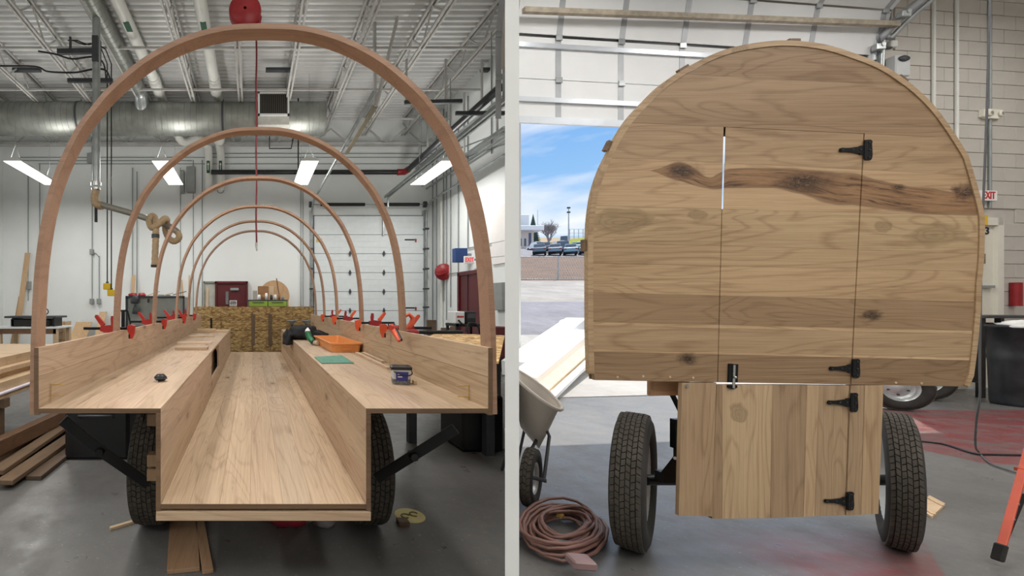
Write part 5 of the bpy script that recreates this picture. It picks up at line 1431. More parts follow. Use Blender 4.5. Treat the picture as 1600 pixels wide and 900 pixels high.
for i, (pp_, nm, ti, par) in enumerate(lowp):
    if par == 'd':
        o_ = piece(pp_, 'door_plank', M['hick_v'], door_l, ti, 500 + i * 5, YR + .003); o_.location = wl_root - (wf.location + dll)
    else: piece(pp_, nm, M['hick_v'], wf, ti, 500 + i * 5, YR + .001)
# black strap hinges and latch
def hinge(px, py, s=1.0):
    f_ = lambda pts_: [(px + a * s, py + b * s) for a, b in pts_]
    pl_ = MB().prism(f_([(0, -15), (9, -15.5), (12, -13), (11, -9), (12, 8), (11, 14), (9, 16.5), (1, 16.5), (-1, 14)]), lambda u, v: Q(u, v, YR - .004), lambda u, v: Q(u, v, YR))
    h_ = pl_.build('hinge', M['blackmetal'], wf)
    tip = [(-36.5 + 2.9 * cos(R(a)), .6 + 3.4 * sin(R(a))) for a in range(270, 80, -30)]
    MB().prism(f_([(0, -7), (-8, -6), (-9.5, -4.5), (-26, -2.4), (-33, -2.4)] + tip + [(-33, 3.4), (-26, 3.6), (-9.5, 6.2), (-8, 8), (0, 8)]), lambda u, v: Q(u, v, YR - .006), lambda u, v: Q(u, v, YR - .0005)).build('strap', M['blackmetal'], h_)
    MB().cyl(Q(px + 0 * s, py - 14 * s, YR - .006), Q(px - .8 * s, py + 15 * s, YR - .006), .006, 8).build('knuckle', M['blackmetal'], h_)
    for a, b in ((6, -11), (6.5, 1), (5.5, 12), (-36, .6), (-20, .4), (-8, .4)):
        MB().cyl(Q(px + a * s, py + b * s, YR - .0085), Q(px + a * s, py + b * s, YR - .004), .0035, 8).build('screw', M['darkgrey'], h_)
hinge(1350, 234); hinge(1331.5, 575, .93); hinge(1328.5, 628, .93); hinge(1322.5, 782, .9)
f_ = [(1137.5, 568), (1143, 568), (1143, 597), (1136.5, 597)]
lt = MB().prism(f_, lambda u, v: Q(u, v, YR - .005), lambda u, v: Q(u, v, YR)).prism([(1144.5, 569), (1152, 569), (1151, 597), (1144, 597)], lambda u, v: Q(u, v, YR - .005), lambda u, v: Q(u, v, YR)).build('slide_bolt', M['blackmetal'], wf)
MB().cyl(Q(1144.6, 570, YR - .008), Q(1143.4, 606, YR - .008), .0055, 8).build('bolt', M['steel'], lt)
MB().ball(Q(1144, 589, YR - .014), .0075, 10, 6).build('knob', M['steel'], lt)
MB().prism([(1136.5, 601.5), (1150, 601.5), (1150, 605.5), (1145, 607.5), (1141, 607.5), (1136.5, 605.5)], lambda u, v: Q(u, v, YR - .006), lambda u, v: Q(u, v, YR + .003)).build('bolt_keeper', M['blackmetal'], lt)
# running gear behind the front
wheel(wf, (XP(991, 2.53), 2.53, .395), R(-47.5), .395, .150, .25, nblk=66, rows=6)
wheel(wf, (XP(1401, 2.53), 2.53, .395), R(-51.6), .395, .118, .25, nblk=66, rows=6)
MB().cyl((XP(1008, 2.5), 2.5, .405), (XP(1395, 2.5), 2.5, .405), .03, 12).box(XP(1033, 2.42), XP(1075, 2.42), 2.40, 2.46, ZP(752, 2.42), ZP(738, 2.42)).build('axle', M['blackmetal'], wf)
MB().prism([(1030, 741), (1052, 713), (1052, 700), (1057, 697), (1072, 697), (1072, 741)], lambda u, v: P(u, v, 2.38), lambda u, v: P(u, v, 2.388)).build('gusset', M['blackmetal'], wf)
MB().cyl(P(1055, 716, 2.37), P(1055, 716, 2.39), .009, 8).build('bolt_hole', M['rim'], wf)
MB().bar(P(1037, 590, 2.36), P(1068, 652, 2.36), .012, .022, up=(0, 1, 0)).build('brace_strut', M['blackmetal'], wf)
MB().box(XP(1052, 2.38), XP(1075, 2.38), 2.37, 2.40, ZP(700, 2.38), ZP(655, 2.38)).build('frame_post', M['blackmetal'], wf)
MB().box(XP(1013, 2.33), XP(1075, 2.33), 2.32, 2.34, ZP(617.5, 2.33), ZP(585, 2.33), .002).build('step_box', M['pine_x'], wf, color=(.72, .55, .46))
MB().box(XP(1013, 2.33) - .004, XP(1017, 2.33), 2.312, 2.32, ZP(617.5, 2.33), ZP(596, 2.33)).build('step_box_edge', M['pine_x'], wf, color=(.6, .45, .36))
MB().cyl(Q(1073, 603, YR - .006), Q(1073, 603, YR + .003), .009, 10).build('lag_bolt', M['steel'], wf)
# ================================================================== RIGHT BAY
# door wall: blocks right of the opening, lintel above
s_j = ws(1372); z_h = WR(811, 60).z
wb = MB()
def wslab(s0, s1, z0, z1, off0, off1):
    q = [WS(s0, z0, off0), WS(s1, z0, off0), WS(s1, z0, off1), WS(s0, z0, off1), WS(s0, z1, off0), WS(s1, z1, off0), WS(s1, z1, off1), WS(s0, z1, off1)]
    return q, [(0, 1, 2, 3), (4, 7, 6, 5), (0, 4, 5, 1), (1, 5, 6, 2), (2, 6, 7, 3), (3, 7, 4, 0)]
s_end = s15
sd0, sd1 = ws(1563), ws(1512); zdoor = WR(1540, 343).z
for (a, b, c, d) in ((s_end, sd0, 0, ZC + .1), (sd0, sd1, zdoor, ZC + .1), (sd1, s_j, 0, ZC + .1), (s_j, s_part + .05, 5.1, ZC + .1)):
    v, f_ = wslab(a, b, c, d, -.2, -.012); wb.add(v, f_)
wall_door = struct(wb.build('wall_door_side', M['mortar'], None, False))
# painted blocks
ch = 21.6 / F * 7.2; bl = ch * 2.05
bm_ = MB().box(-bl / 2 + .004, bl / 2 - .004, -.02, 0.0, -ch / 2 + .004, ch / 2 - .004, .004)
me_b = None
row = 0; z = ch / 2
random.seed(2)
rotb = math.atan2(-WD.y, -WD.x)
while z < 6.9:
    s_ = s_end * 0 + ws(1640) + (bl / 2 if row % 2 else 0)
    while s_ < s_j - bl * .4:
        w_ = sd0 - (s_ - bl / 2)
        if .06 < w_ < bl and z < zdoor and me_b is not None:
            ho = plink(me_b, 'block', wall_door, WS(s_ - bl / 2 + w_ / 2, z, -.012) - wl[wall_door], (0, 0, rotb)); ho.scale.x = w_ / bl
        hide = (sd0 - bl * .45 < s_ < sd1 + bl * .45 and z < zdoor + ch * .4) or s_ > ws(1385) + bl and False
        if not hide and s_ < ws(1372) - bl * .4:
            t_ = random.uniform(.96, 1.03)
            p = WS(s_, z, -.012)
            if me_b is None:
                o_ = bm_.build('block', M['block'], None, False); me_b = o_.data; bpy.data.objects.remove(o_)
            plink(me_b, 'block', wall_door, p - wl[wall_door], (0, 0, rotb), (t_, t_, t_ * .995))
        s_ += bl
    z += ch; row += 1
# man door numbered 3
dm = MB()
v, f_ = wslab(sd0 + .11, sd1, .02, zdoor - .1, -.08, -.02); dm.add(v, f_)
door4 = struct(dm.build('door_4', mat('cream_door', (226, 222, 208), .5, var=.03), None, False))
fr = MB()
for (a, b, c, d) in ((sd0 - .01, sd0 + .11, 0, zdoor + .03), (sd0, sd1, zdoor - .1, zdoor + .03)):
    v, f_ = wslab(a, b, c, d, -.19, .03); fr.add(v, f_)
fr.build('door_frame', mat('cream_frame', (232, 228, 216), .5, var=.03), door4, False)
v, f_ = wslab(ws(1550), ws(1537), WR(1540, 450).z, WR(1540, 446).z, -.02, .03)
MB().add(v, f_).build('push_bar', M['greyplastic'], door4, False)
p3 = WR(1545, 361, -.014)
text_mesh('3', .17, 'numeral', ink, door4, p3, (pi / 2, 0, rotb), .003, bold=True)
# conduits on the block wall
for (px0, px1, y1, r_, m_) in ((1463, 1454, 210, .022, 'pvc'), (1502, 1490, 230, .022, 'pvc'), (1548, 1542, 326, .018, 'conduit')):
    a = WR(px1, 0, .03); b = WR(px1, y1, .03)
    MB().cyl(V(a.x, a.y, 7.4), V(a.x, a.y, b.z), r_, 8).build('conduit', M[m_], wall_door)
p = WR(1387, 20, .03); MB().tube([V(p.x, p.y, 7.3), WR(1387, 71, .03)], .012, 6).build('conduit', M['conduit'], wall_door)
p = WR(1390, 71, .0); MB().box(p.x - .055, p.x + .055, p.y - .06, p.y, p.z - .055, p.z + .055, .01).build('junction_box', M['pvc'], wall_door)
MB().tube([WR(1388, 76, .03), WR(1372, 77, .03), WR(1370, 98, .03)], .02, 6).build('conduit', M['darkgrey'], wall_door)
# door operator control box
p = WR(1389.5, 105, .03)
cb = thing('control_box', 'light grey door control box with dark oval on the block wall', 'control box', p - V(0, 0, .1))
MB().box(p.x - .12, p.x + .12, p.y - .12, p.y, p.z - .22, p.z + .12, .012).build('case', mat('light_grey_case', (200, 202, 202), .5, var=.04), cb)
MB().lathe([(.001, .0), (.085, .0), (.085, .02), (.001, .02)], 20, Matrix.Translation((p.x, p.y - .12, p.z + .055)) @ Matrix.Rotation(pi / 2, 4, 'X') @ Matrix.Diagonal((1, .55, 1, 1))).build('oval_cover', M['darkgrey'], cb)
# emergency light
p = WR(1542, 179.5, .012)
el = thing('emergency_light', 'cream twin-head emergency light on the block wall', 'light', p - V(0, 0, .1))
MB().prism([(-.2, -.055), (-.19, .06), (-.14, .075), (.14, .07), (.2, .06), (.19, -.06), (.1, -.085), (-.1, -.085)], lambda u, v: p + V(u * -WD.x, u * -WD.y, v) + WN * .05, lambda u, v: p + V(u * -WD.x, u * -WD.y, v)).build('case', mat('cream_plastic', (234, 230, 216), .5, var=.03), el)
for u in (-.09, .13):
    c_ = p + V(u * -WD.x, u * -WD.y, -.005) + WN * .05
    hd_ = MB().lathe([(.03, 0), (.05, .01), (.05, .025), (.035, .03), (.001, .028)], 16, Matrix.Translation(c_) @ WN.to_track_quat('Z', 'Y').to_matrix().to_4x4()).build('lamp_head', bpy.data.materials['cream_plastic'], el)
    MB().lathe([(.03, .031), (.001, .033)], 12, Matrix.Translation(c_) @ WN.to_track_quat('Z', 'Y').to_matrix().to_4x4()).build('lens', M['steel'], hd_)
# exit sign of the right bay
p = WR(1538, 307, 0)
e2 = thing('exit_sign', 'white plate with red EXIT letters on the block wall above door 3', 'sign', p - V(0, 0, .08))
wS = ws(1524) - ws(1548)
v, f_ = wslab(ws(1548), ws(1522), WR(1548, 315).z, WR(1548, 299.5).z, 0, .06)
MB().add(v, f_).build('plate', M['signwhite'], e2, False)
c_ = WR(1535, 307, .062)
text_mesh('EXIT', .17, 'lettering', M['signred2'], e2, c_, (pi / 2, 0, rotb), .003, sx=.72, bold=True)
v, f_ = wslab(ws(1537), ws(1529), WR(1537, 352).z, WR(1537, 337).z, 0, .04)
tag(MB().add(v, f_).build('yellow_tag', M['yellow'], None), 'small yellow tag behind the wagon rim by door 3', 'tag')

# ---- raised sectional door
M['panelw'] = mat('door_panel_white', (232, 232, 232), .5, var=.03, scale=2)
M['stile'] = mat('door_stile_grey', (176, 178, 182), .45, .2, var=.08)
d5 = None
seam_y = [190, 125, 58]                              # at the left edge of the photo
zs_ = [WR(811, y).z for y in seam_y]
sL, sR = s_part - .03, ws(1368)
def sec(s0, s1, z0, z1, o0, o1, th=.045):
    a, b, c, d = WS(s0, z0, o0), WS(s1, z0, o0), WS(s1, z1, o1), WS(s0, z1, o1)
    nrm = (b - a).cross(d - a).normalized()
    if nrm.dot(WN) > 0: nrm = -nrm
    return MB().add([a, b, c, d] + [q + nrm * th for q in (a, b, c, d)], [(0, 1, 2, 3), (7, 6, 5, 4), (0, 4, 5, 1), (1, 5, 6, 2), (2, 6, 7, 3), (3, 7, 4, 0)])
top_z = zs_[2] + .02
secs = [(zs_[0], zs_[1] - .006, .05, .05), (zs_[1] + .006, zs_[2] - .015, .05, .05), (zs_[2] + .02, zs_[2] + .68, .07, .16), (zs_[2] + .70, zs_[2] + 1.1, .18, .5)]
for i, (z0, z1, o0, o1) in enumerate(secs):
    m_ = sec(sL, sR, z0, z1, o0, o1)
    if d5 is None: d5 = struct(m_.build('door_5', M['panelw'], None, False)); sec_o = d5
    else: sec_o = m_.build('door_section', M['panelw'], d5, False)
    for px in (775, 868, 965, 1060, 1155, 1256, 1358):
        s_ = ws(px); nn_ = .008
        q = sec(s_ - .045, s_ + .045, z0 + .005, z1 - .005, o0 + .006, o1 + .006, .006)
        q.build('stile', M['stile'], sec_o, False)
        if i < 3:
            h0 = WS(s_, z1, o1 + .012); MB().box(h0.x - .05, h0.x + .05, h0.y - .015, h0.y + .0, h0.z - .045, h0.z + .04, .004).build('hinge', M['steelgrey'], d5)
M['alu'] = mat('pale_aluminium', (214, 218, 224), .35, .5, var=.05)
for i, (yy_, hh) in enumerate(((158, .035), (74, .035), (190, .05))):
    z = WR(811, yy_).z
    q = sec(sL, sR, z - hh, z + hh, .058, .058, .02) if False else None
    v, f_ = wslab(sR, sL, z - hh, z + hh, .05, .085); MB().add(v, f_).build('rail', M['alu'], d5, False)
v, f_ = wslab(sR, sL, zs_[2] - .012, zs_[2] + .018, .02, .05); MB().add(v, f_).build('section_gap_black', M['black'], d5, False)  # black strip standing in for the dark open gap between sections
# rusty strut across the top section
a, b = WR(800, 33, .24), WR(1366, 53, .24)
M['rust'] = mat('dusty_strut', (170, 158, 140), .6, .2, var=.25, scale=9)
MB().bar(a, b, .06, .075).build('strut', M['rust'], d5)
# right track
tp_ = [WR(1362, 600, .1), WR(1362, 95, .1)]
tp_ = [V(tp_[1].x, tp_[1].y, .05), tp_[1], WR(1368, 70, .16), WR(1379, 45, .3), WR(1394, 20, .5), WR(1420, -15, .8)]
MB().tube(catmull(tp_, 5), .035, 6).build('track', M['steelgrey'], d5)
MB().tube([q + V(-.13, .05, 0) for q in catmull(tp_, 5)], .06, 4).build('track_angle', M['stile'], d5)
for px, py in ((1366, 42), (1352, 82)):
    p = WR(px, py, .3 if py < 60 else .14); MB().box(p.x - .07, p.x + .07, p.y - .04, p.y + .04, p.z - .05, p.z + .05, .01).cyl(p + V(.02, -.05, .03), p + V(.02, .05, .03), .035, 10).build('roller_bracket', M['steelgrey'], d5)

# ---- unseen fixtures added to light the right bay (overhead and behind the viewpoint)
i = 0
for (x, y) in ((4.6, -.6), (8.4, -.6), (4.6, -4.4), (8.4, -4.4), (4.9, 3.0), (8.6, 3.2), (12.2, 3.2)):
    i += 1
    fixture(x, y, 5.9 if y < 3 else 6.4, 2.0, .42, 'added linear ceiling light of the right bay, unseen above or behind the camera', 'added unseen linear lights of the right bay', LAMP_W2)

# ---- objects on the floor of the right bay
# trash can
Yt = 6.0; xt = XP(1591, Yt)
tc2 = thing('trash_can', 'battered black trash can with white liner at the right edge', 'trash can', (xt, Yt, 0))
rt = .235; ht = ZP(508, Yt)
M['canblack'] = mat('scuffed_black_plastic', (44, 46, 50), .35, var=.45, scale=6)
MB().lathe([(.001, .0), (rt * .86, .0), (rt * .9, .05), (rt * .95, ht * .55), (rt * .99, ht * .6), (rt * .97, ht * .64), (rt, ht * .97), (rt * 1.05, ht * .97), (rt * 1.05, ht), (rt * .97, ht), (rt * .9, ht * .5), (.001, ht * .4)], 36, Matrix.Translation((xt, Yt, 0))).build('body', M['canblack'], tc2)
crumple((xt - .09, Yt - .07, ht + .0), .17, .14, .06, 3.3, .45, 22, 10).build('liner', M['paper'], tc2)
for k, (a, zz2) in enumerate(((-2.25, .55), (-2.0, .5), (-1.8, .47), (-2.1, .45))):
    c_ = V(xt + rt * .99 * cos(a), Yt + rt * .99 * sin(a), ht * zz2)
    MB().ball(c_, .05, 8, 6, (1, .3, .4)).build('paint_smear', mat('scuff_white', (186, 186, 186), .6) if k == 0 else bpy.data.materials['scuff_white'], tc2)
# work table behind it
tb2 = thing('work_table', 'dark steel work table behind the trash can', 'table', (XP(1560, 6.6), 6.6, 0))
zt6 = ZP(493, 6.5)
MB().box(XP(1528, 6.5), XP(1640, 6.5), 6.45, 6.95, zt6 - .04, zt6, .005).build('top', M['darkgrey'], tb2)
for x in (XP(1529, 6.5), XP(1630, 6.5)):
    for y in (6.47, 6.87): MB().box(x, x + .06, y, y + .06, 0, zt6 - .04).build('leg', M['blackmetal'], tb2)
MB().box(XP(1530, 6.5), XP(1600, 6.5), 6.5, 6.9, zt6 - .3, zt6 - .12, .02).build('drawer', M['blackmetal'], tb2)
MB().box(XP(1524, 6.4), XP(1534, 6.4), 6.4, 6.44, .25, zt6 - .25).build('kick_plate', M['blackmetal'], tb2)
p = WR(1577, 460, .06)
tag(MB().cyl(p + V(0, 0, -.2), p + V(0, 0, .2), .06, 14).build('extinguisher', M['red']), 'red extinguisher on the block wall at the right edge', 'extinguisher')
# parked trailer wheels
trl = thing('trailer', 'small trailer with grey wheels parked behind the wagon', 'trailer', (XP(1400, 5.9), 5.9, 0))
wheel(trl, (XP(1402, 5.75), 5.75, .3), R(-118), .3, .17, .17, nblk=34, rows=4)
wheel(trl, (XP(1441, 6.35), 6.35, .3), R(-118), .3, .17, .17, nblk=34, rows=4)
MB().bar((XP(1385, 5.95), 5.95, .5), (XP(1450, 6.7), 6.7, .5), .08, .1).build('chassis_bar', M['blackmetal'], trl)
MB().bar((XP(1404, 5.85), 5.85, .3), (XP(1395, 6.0), 6.0, .5), .05, .05).bar((XP(1441, 6.45), 6.45, .3), (XP(1432, 6.55), 6.55, .5), .05, .05).build('axle_arm', M['blackmetal'], trl)
# grey cable hanging along the wagon's right side and across the floor
cb2 = MB().tube(catmull([V(XP(1548, 3.6), 3.6, ZP(-40, 3.6)), V(XP(1541, 3.6), 3.6, ZP(200, 3.6)), V(XP(1534, 3.6), 3.6, ZP(380, 3.6)), V(XP(1531, 3.6), 3.6, ZP(560, 3.6)), V(XP(1531, 3.6), 3.6, ZP(620, 3.6)), V(XP(1526, 3.65), 3.65, ZP(655, 3.65)), V(XP(1524, 3.75), 3.75, .2), fp(1529, 706, .02), fp(1550, 725, .012), fp(1600, 742, .012)], 8), .0065, 8)
tag(cb2.build('hanging_cable', mat('grey_cable', (92, 92, 94), .5)), 'grey cable hanging from the roof beside the wagon, curling onto the floor', 'cable')
cb3 = MB().tube(catmull([fp(1380, 686, .01), fp(1434, 689, .01), fp(1475, 694, .01), fp(1520, 708, .01), fp(1545, 710, .01), fp(1600, 711, .01)], 6), .009, 6)
tag(cb3.build('floor_cable', M['blackpipe']), 'thin dark cable lying across the red painted floor', 'cable')
# scrap of trim on the floor
p = fp(1462, 800)
tw = thing('trim_scrap', 'pale wooden trim offcut on the floor beside the right tyre', 'board', p)
sq = [fp(1436, 797), fp(1452, 777), fp(1477, 790), fp(1456, 811)]
MB().prism([(v.x, v.y) for v in sq], lambda u, v: V(u, v, .0005), lambda u, v: V(u, v, .016)).build('board', M['pine_x'], tw, color=(1.1, 1.08, 1.05))
MB().bar(sq[0].lerp(sq[1], .15) + V(0, 0, .019), sq[3].lerp(sq[2], .15) + V(0, 0, .019), .02, .005).bar(sq[0].lerp(sq[1], .8) + V(0, 0, .019), sq[3].lerp(sq[2], .8) + V(0, 0, .019), .02, .005).build('bead', M['pine_x'], tw, color=(1.15, 1.12, 1.1))
# orange ladder foot at lower right
ld_ = thing('step_ladder', 'orange ladder rail with black rubber foot at the lower right corner', 'ladder', fp(1560, 880))
Yl = 2.34
a, b = P(1565, 853, Yl), P(1598, 735, Yl + .2); d_ = (b - a); b2 = a + d_ * 4.2
MB().bar(a, b2, .012, .03, up=(0, 1, 0), b=.002).build('rail', mat('ladder_orange', (196, 78, 48), .45), ld_)
MB().bar(P(1558, 876, Yl), P(1565, 850, Yl), .026, .04, up=(0, 1, 0), b=.006).build('rubber_foot', M['rubber'], ld_)
a2 = a + V(.45, .0, 0); MB().bar(a2, b2 + V(.3, 0, 0), .022, .045, up=(0, 1, 0), b=.003).build('rail', bpy.data.materials['ladder_orange'], ld_)
MB().bar(P(1556, 874, Yl) + V(.45, 0, 0), P(1563, 848, Yl) + V(.45, 0, 0), .05, .055, up=(0, 1, 0), b=.008).build('rubber_foot', M['rubber'], ld_)
for k in (1.0, 2.0, 3.0, 4.0): MB().bar(a + d_ * k, a2 + (b2 + V(.3, 0, 0) - a2) * (k / 4.2), .06, .02).build('rung', bpy.data.materials['ladder_orange'], ld_)
MB().bar(P(1568, 850, Yl + .1), P(1600, 772, Yl + .15), .008, .018, up=(0, 1, 0)).build('spreader', M['blackmetal'], ld_)
for k in (.35, .55): MB().cyl(a + d_ * k + V(0, -.018, 0), a + d_ * k + V(0, -.01, 0), .005, 8).build('rivet', M['steel'], ld_)

# ---- wheelbarrow at the left edge of the right bay
Yb = 3.25
wbw = thing('wheelbarrow', 'grey wheelbarrow tipped toward the wagon', 'wheelbarrow', (XP(820, Yb), Yb, 0))
M['barrow'] = mat('barrow_grey', (214, 206, 196), .45, .1, var=.08, scale=4)
M['barrow_in'] = mat('barrow_stain', (140, 122, 104), .7, var=.25, scale=4)
cx_, cy_ = XP(836, Yb) + .04, Yb + .1
def br(z, sx, sy, dx=0): return [V(cx_ + dx + sx * cos(R(a)) * (1 if cos(R(a)) > 0 else .8), cy_ + sy * sin(R(a)), z - .05 * cos(R(a)) - .03 + .42 * sy * sin(R(a))) for a in range(0, 360, 15)]
zt7 = ZP(602, Yb)
rg_ = [br(zt7 - .40, .04, .1, -.02), br(zt7 - .2, .08, .18, -.01), br(zt7, .125, .25), br(zt7 + .012, .14, .265), br(zt7 - .008, .136, .258), br(zt7 - .01, .12, .245), br(zt7 - .2, .075, .17, -.01), br(zt7 - .38, .035, .09, -.02)]
n_ = len(rg_[0]); vs = [v for r_ in rg_ for v in r_]; fs = []
for i in range(len(rg_) - 1):
    for j in range(n_): fs.append((i * n_ + j, i * n_ + (j + 1) % n_, (i + 1) * n_ + (j + 1) % n_, (i + 1) * n_ + j))
fs.append(tuple(range(n_))); fs.append(tuple(range((len(rg_) - 1) * n_, len(rg_) * n_)))
MB().add(vs, fs, True).build('tray', M['barrow'], wbw)
MB().tube([v for v in br(zt7 + .0, .14, .265)], .014, 8, True).build('rolled_rim', M['barrow'], wbw)
zw = .215
cw = V(XP(830, 3.0), 3.0, zw)
wheel(wbw, cw, R(-45), .205, .075, .11, nblk=28, rows=3, hub=False)
axn = V(cos(R(-45)), sin(R(-45)), 0)
e1 = cw + axn * .075
MB().tube([V(cx_ + .03, cy_ - .1, zt7 - .30), V(cx_ + .0, cy_ - .2, zt7 - .36), e1], .011, 8).build('fork', M['darkgrey'], wbw)
MB().cyl(cw - axn * .09, cw + axn * .09, .014, 8).build('axle', M['darkgrey'], wbw)
e2_ = cw - axn * .075
MB().tube([V(cx_ - .02, cy_ - .0, zt7 - .36), V(cx_ - .03, cy_ - .1, zt7 - .42), e2_], .011, 8).build('fork', M['darkgrey'], wbw)
for s in (-1, 1): MB().tube([V(cx_ + s * .04, cy_ + .1, zt7 - .25), V(cx_ + s * .06, cy_ + .3, .01)], .012, 6).build('leg', M['darkgrey'], wbw)

# ---- coil of brown extension cord
random.seed(14)
cc = fp(880, 838)
ec = thing('extension_cord', 'brown extension cord coiled on the floor beside the left tyre', 'cord', cc)
M['cord'] = mat('brown_cord', (128, 92, 82), .5, var=.12, scale=20)
sxa, sya = 68 / F * cc.y, .30
pts_ = []
tot = 15
for k in range(tot * 16):
    a = 2 * pi * k / 16; lp = k / 16
    rr_ = .72 + .20 * sin(lp * 2.4 + .6) + .12 * cos(a * .51 + lp)
    ox, oy = .05 * sin(lp * 1.9), .05 * cos(lp * 1.3)
    pts_.append(V(cc.x + sxa * (rr_ * cos(a) + ox) + .73 * sya * (rr_ * sin(a) + oy), cc.y + sya * (rr_ * sin(a) + oy), .012 + .006 * lp * .9 + .012 * (1 + sin(a * 2.0 + lp * 2.7))))
MB().tube(pts_, .0105, 6).build('coil', M['cord'], ec)
p = fp(905, 876, .1)
Mz = Matrix.Translation((p.x, p.y, 0)) @ Matrix.Rotation(R(-8), 4, 'Z')
MB().box(-.05, .06, -.05, .04, .075, .12, .008).xf(Mz).build('outlet_box', mat('mauve_box', (146, 118, 116), .5), ec)
q = fp(876, 807, .05); MB().cyl(q + V(-.01, 0, 0), q + V(.02, .02, 0), .017, 10).build('plug', mat('brass_plug', (196, 164, 84), .5), ec)
# ================================================================== OUTDOORS
SL = .16; YS = 8.5
def gz_(Y): return max(0.0, (Y - YS) * SL)
def G(px, Y): return V(XP(px, Y), Y, gz_(Y))
def strip(name, Ya, Yb2, m_, dz=0.0, xl=None):
    k0, k1 = .50, 2.6
    def q(Y): return [V((k0 * Y if Y > 9.8 else pk * Y + .2), Y, gz_(Y) + dz), V(k1 * Y, Y, gz_(Y) + dz)]
    a, b = q(Ya), q(Yb2)
    vs = [a[0], a[1], b[1], b[0]]; vs += [v - V(0, 0, .3) for v in vs]
    o_ = MB().add(vs, [(0, 1, 2, 3), (7, 6, 5, 4), (0, 4, 5, 1), (1, 5, 6, 2), (2, 6, 7, 3), (3, 7, 4, 0)]).build(name, m_, None, False)
    return struct(o_)
# slab straight outside the door
sl = MB().prism([(PM.x + .1, PM.y + .05), (pk * 8.5 + .25, 8.5), (22, 8.5), (22, PC.y + .8), (PC.x, PC.y + .2)], lambda u, v: V(u, v, 0.0), lambda u, v: V(u, v, -.3))
struct(sl.build('ground_slab', M['apron'], None, False))
strip('ground_apron', 8.5, 12.0, M['apron'])
strip('ground_drive', 12.0, 14.2, M['asphalt'])
strip('ground_lane', 14.2, 18.0, M['asphalt'])
strip('ground_road', 18.0, 26.5, M['road'])
strip('ground_bank', 26.5, 58.0, M['dirt'])
strip('ground_parking', 58.0, 170.0, M['asphalt'])
strip('ground_field', 170.0, 600.0, M['grass'])
# chain-link fence along the bank
Yf = 27.0
fn = thing('chain_fence', 'chain-link fence along the brown bank across the road', 'fence', G(870, Yf))
zb0 = gz_(Yf)
for px in (720, 796, 872, 948, 1024, 1100):
    x = XP(px, Yf); MB().cyl((x, Yf, zb0), (x, Yf, zb0 + 1.5), .035, 8).build('post', M['steelgrey'], fn)
for z in (.05, 1.48): MB().cyl((XP(720, Yf), Yf, zb0 + z), (XP(1100, Yf), Yf, zb0 + z), .022, 6).build('rail', M['steelgrey'], fn)
ms = MB(); x = XP(720, Yf); xe = XP(1100, Yf)
while x < xe:
    ms.bar((x, Yf, zb0 + .05), (x + .7, Yf, zb0 + 1.48), .008, .008).bar((x + .7, Yf, zb0 + .05), (x, Yf, zb0 + 1.48), .008, .008); x += .16
tag(ms.build('wire_mesh', M['steelgrey'], fn), kind='stuff')
# parked cars
M['carglass'] = mat('car_glass', (84, 98, 116), .1, var=.05)  # lightened, with slight distant haze put into the colour
def car(px, Y, col, label, ln=4.4, rot=0., h=1.5, wd=1.55, kind='car'):
    g_ = G(px, Y)
    t_ = thing(kind, label, kind.replace('_', ' '), g_, 'vehicles in the car park')
    Mx = Matrix.Translation(g_) @ Matrix.Rotation(R(rot - 35), 4, 'Z')
    pm = mat('car_paint_%d' % len(bpy.data.materials), tuple(min(240, int(q_ * 1.25 + 12)) for q_ in col), .3, .2, var=.04)
    w2 = wd / 2; l2 = ln / 2
    body = [(-l2, .35), (-l2, .85), (-l2 * .9, .95), (l2 * .92, .9), (l2, .75), (l2, .35)]
    MB().prism(body, lambda u, v: Mx @ V(-w2, u, v), lambda u, v: Mx @ V(w2, u, v)).build('body', pm, t_)
    cabp = [(-l2 * .85, .93), (-l2 * .7, h - .05), (-l2 * .6, h), (l2 * .2, h), (l2 * .5, .92)]
    MB().prism(cabp, lambda u, v: Mx @ V(-w2 * .88 + .1 * (v - .93), u, v), lambda u, v: Mx @ V(w2 * .88 - .1 * (v - .93), u, v)).build('cabin', pm, t_)
    MB().add([Mx @ V(-w2 * .78, -l2 * .84, 1.0), Mx @ V(w2 * .78, -l2 * .84, 1.0), Mx @ V(w2 * .68, -l2 * .73, h - .12), Mx @ V(-w2 * .68, -l2 * .73, h - .12), Mx @ V(-w2 * .78, -l2 * .78, 1.0), Mx @ V(w2 * .78, -l2 * .78, 1.0), Mx @ V(w2 * .68, -l2 * .68, h - .12), Mx @ V(-w2 * .68, -l2 * .68, h - .12)],
             [(0, 1, 2, 3), (7, 6, 5, 4), (0, 4, 5, 1), (1, 5, 6, 2), (2, 6, 7, 3), (3, 7, 4, 0)]).xf(Matrix.Translation((Mx.to_3x3() @ V(0, -.04, 0)))).build('rear_window', M['carglass'], t_)
    for s in (-1, 1):
        for u in (-.6, .6):
            c_ = Mx @ V(s * (w2 - .1), u * l2, .33); ax_ = (Mx.to_3x3() @ V(1, 0, 0)) * .12
            MB().cyl(c_ - ax_, c_ + ax_, .33, 14).build('wheel', M['rubber'], t_)
    for s in (-1, 1): MB().box(-.12, .12, -.03, .03, -.06, .06).xf(Mx @ Matrix.Translation((s * w2 * .8, -l2 - .005, .72))).build('tail_light', M['red'], t_)
car(843, 60.5, (70, 84, 98), 'slate car at the left end of the front parked row')
car(867, 61.0, (92, 104, 116), 'grey-blue car second from left in the front parked row')
car(879, 69, (74, 82, 96), 'large dark pickup in the middle of the parked rows', 5.0, h=1.8, wd=1.9)
car(891, 60.5, (96, 120, 134), 'pale teal car at the right of the front parked row')
car(915, 62, (84, 104, 118), 'blue-grey car behind the pale teal one', h=1.55)
car(900, 77, (92, 128, 128), 'green-tinted car in the second parked row')
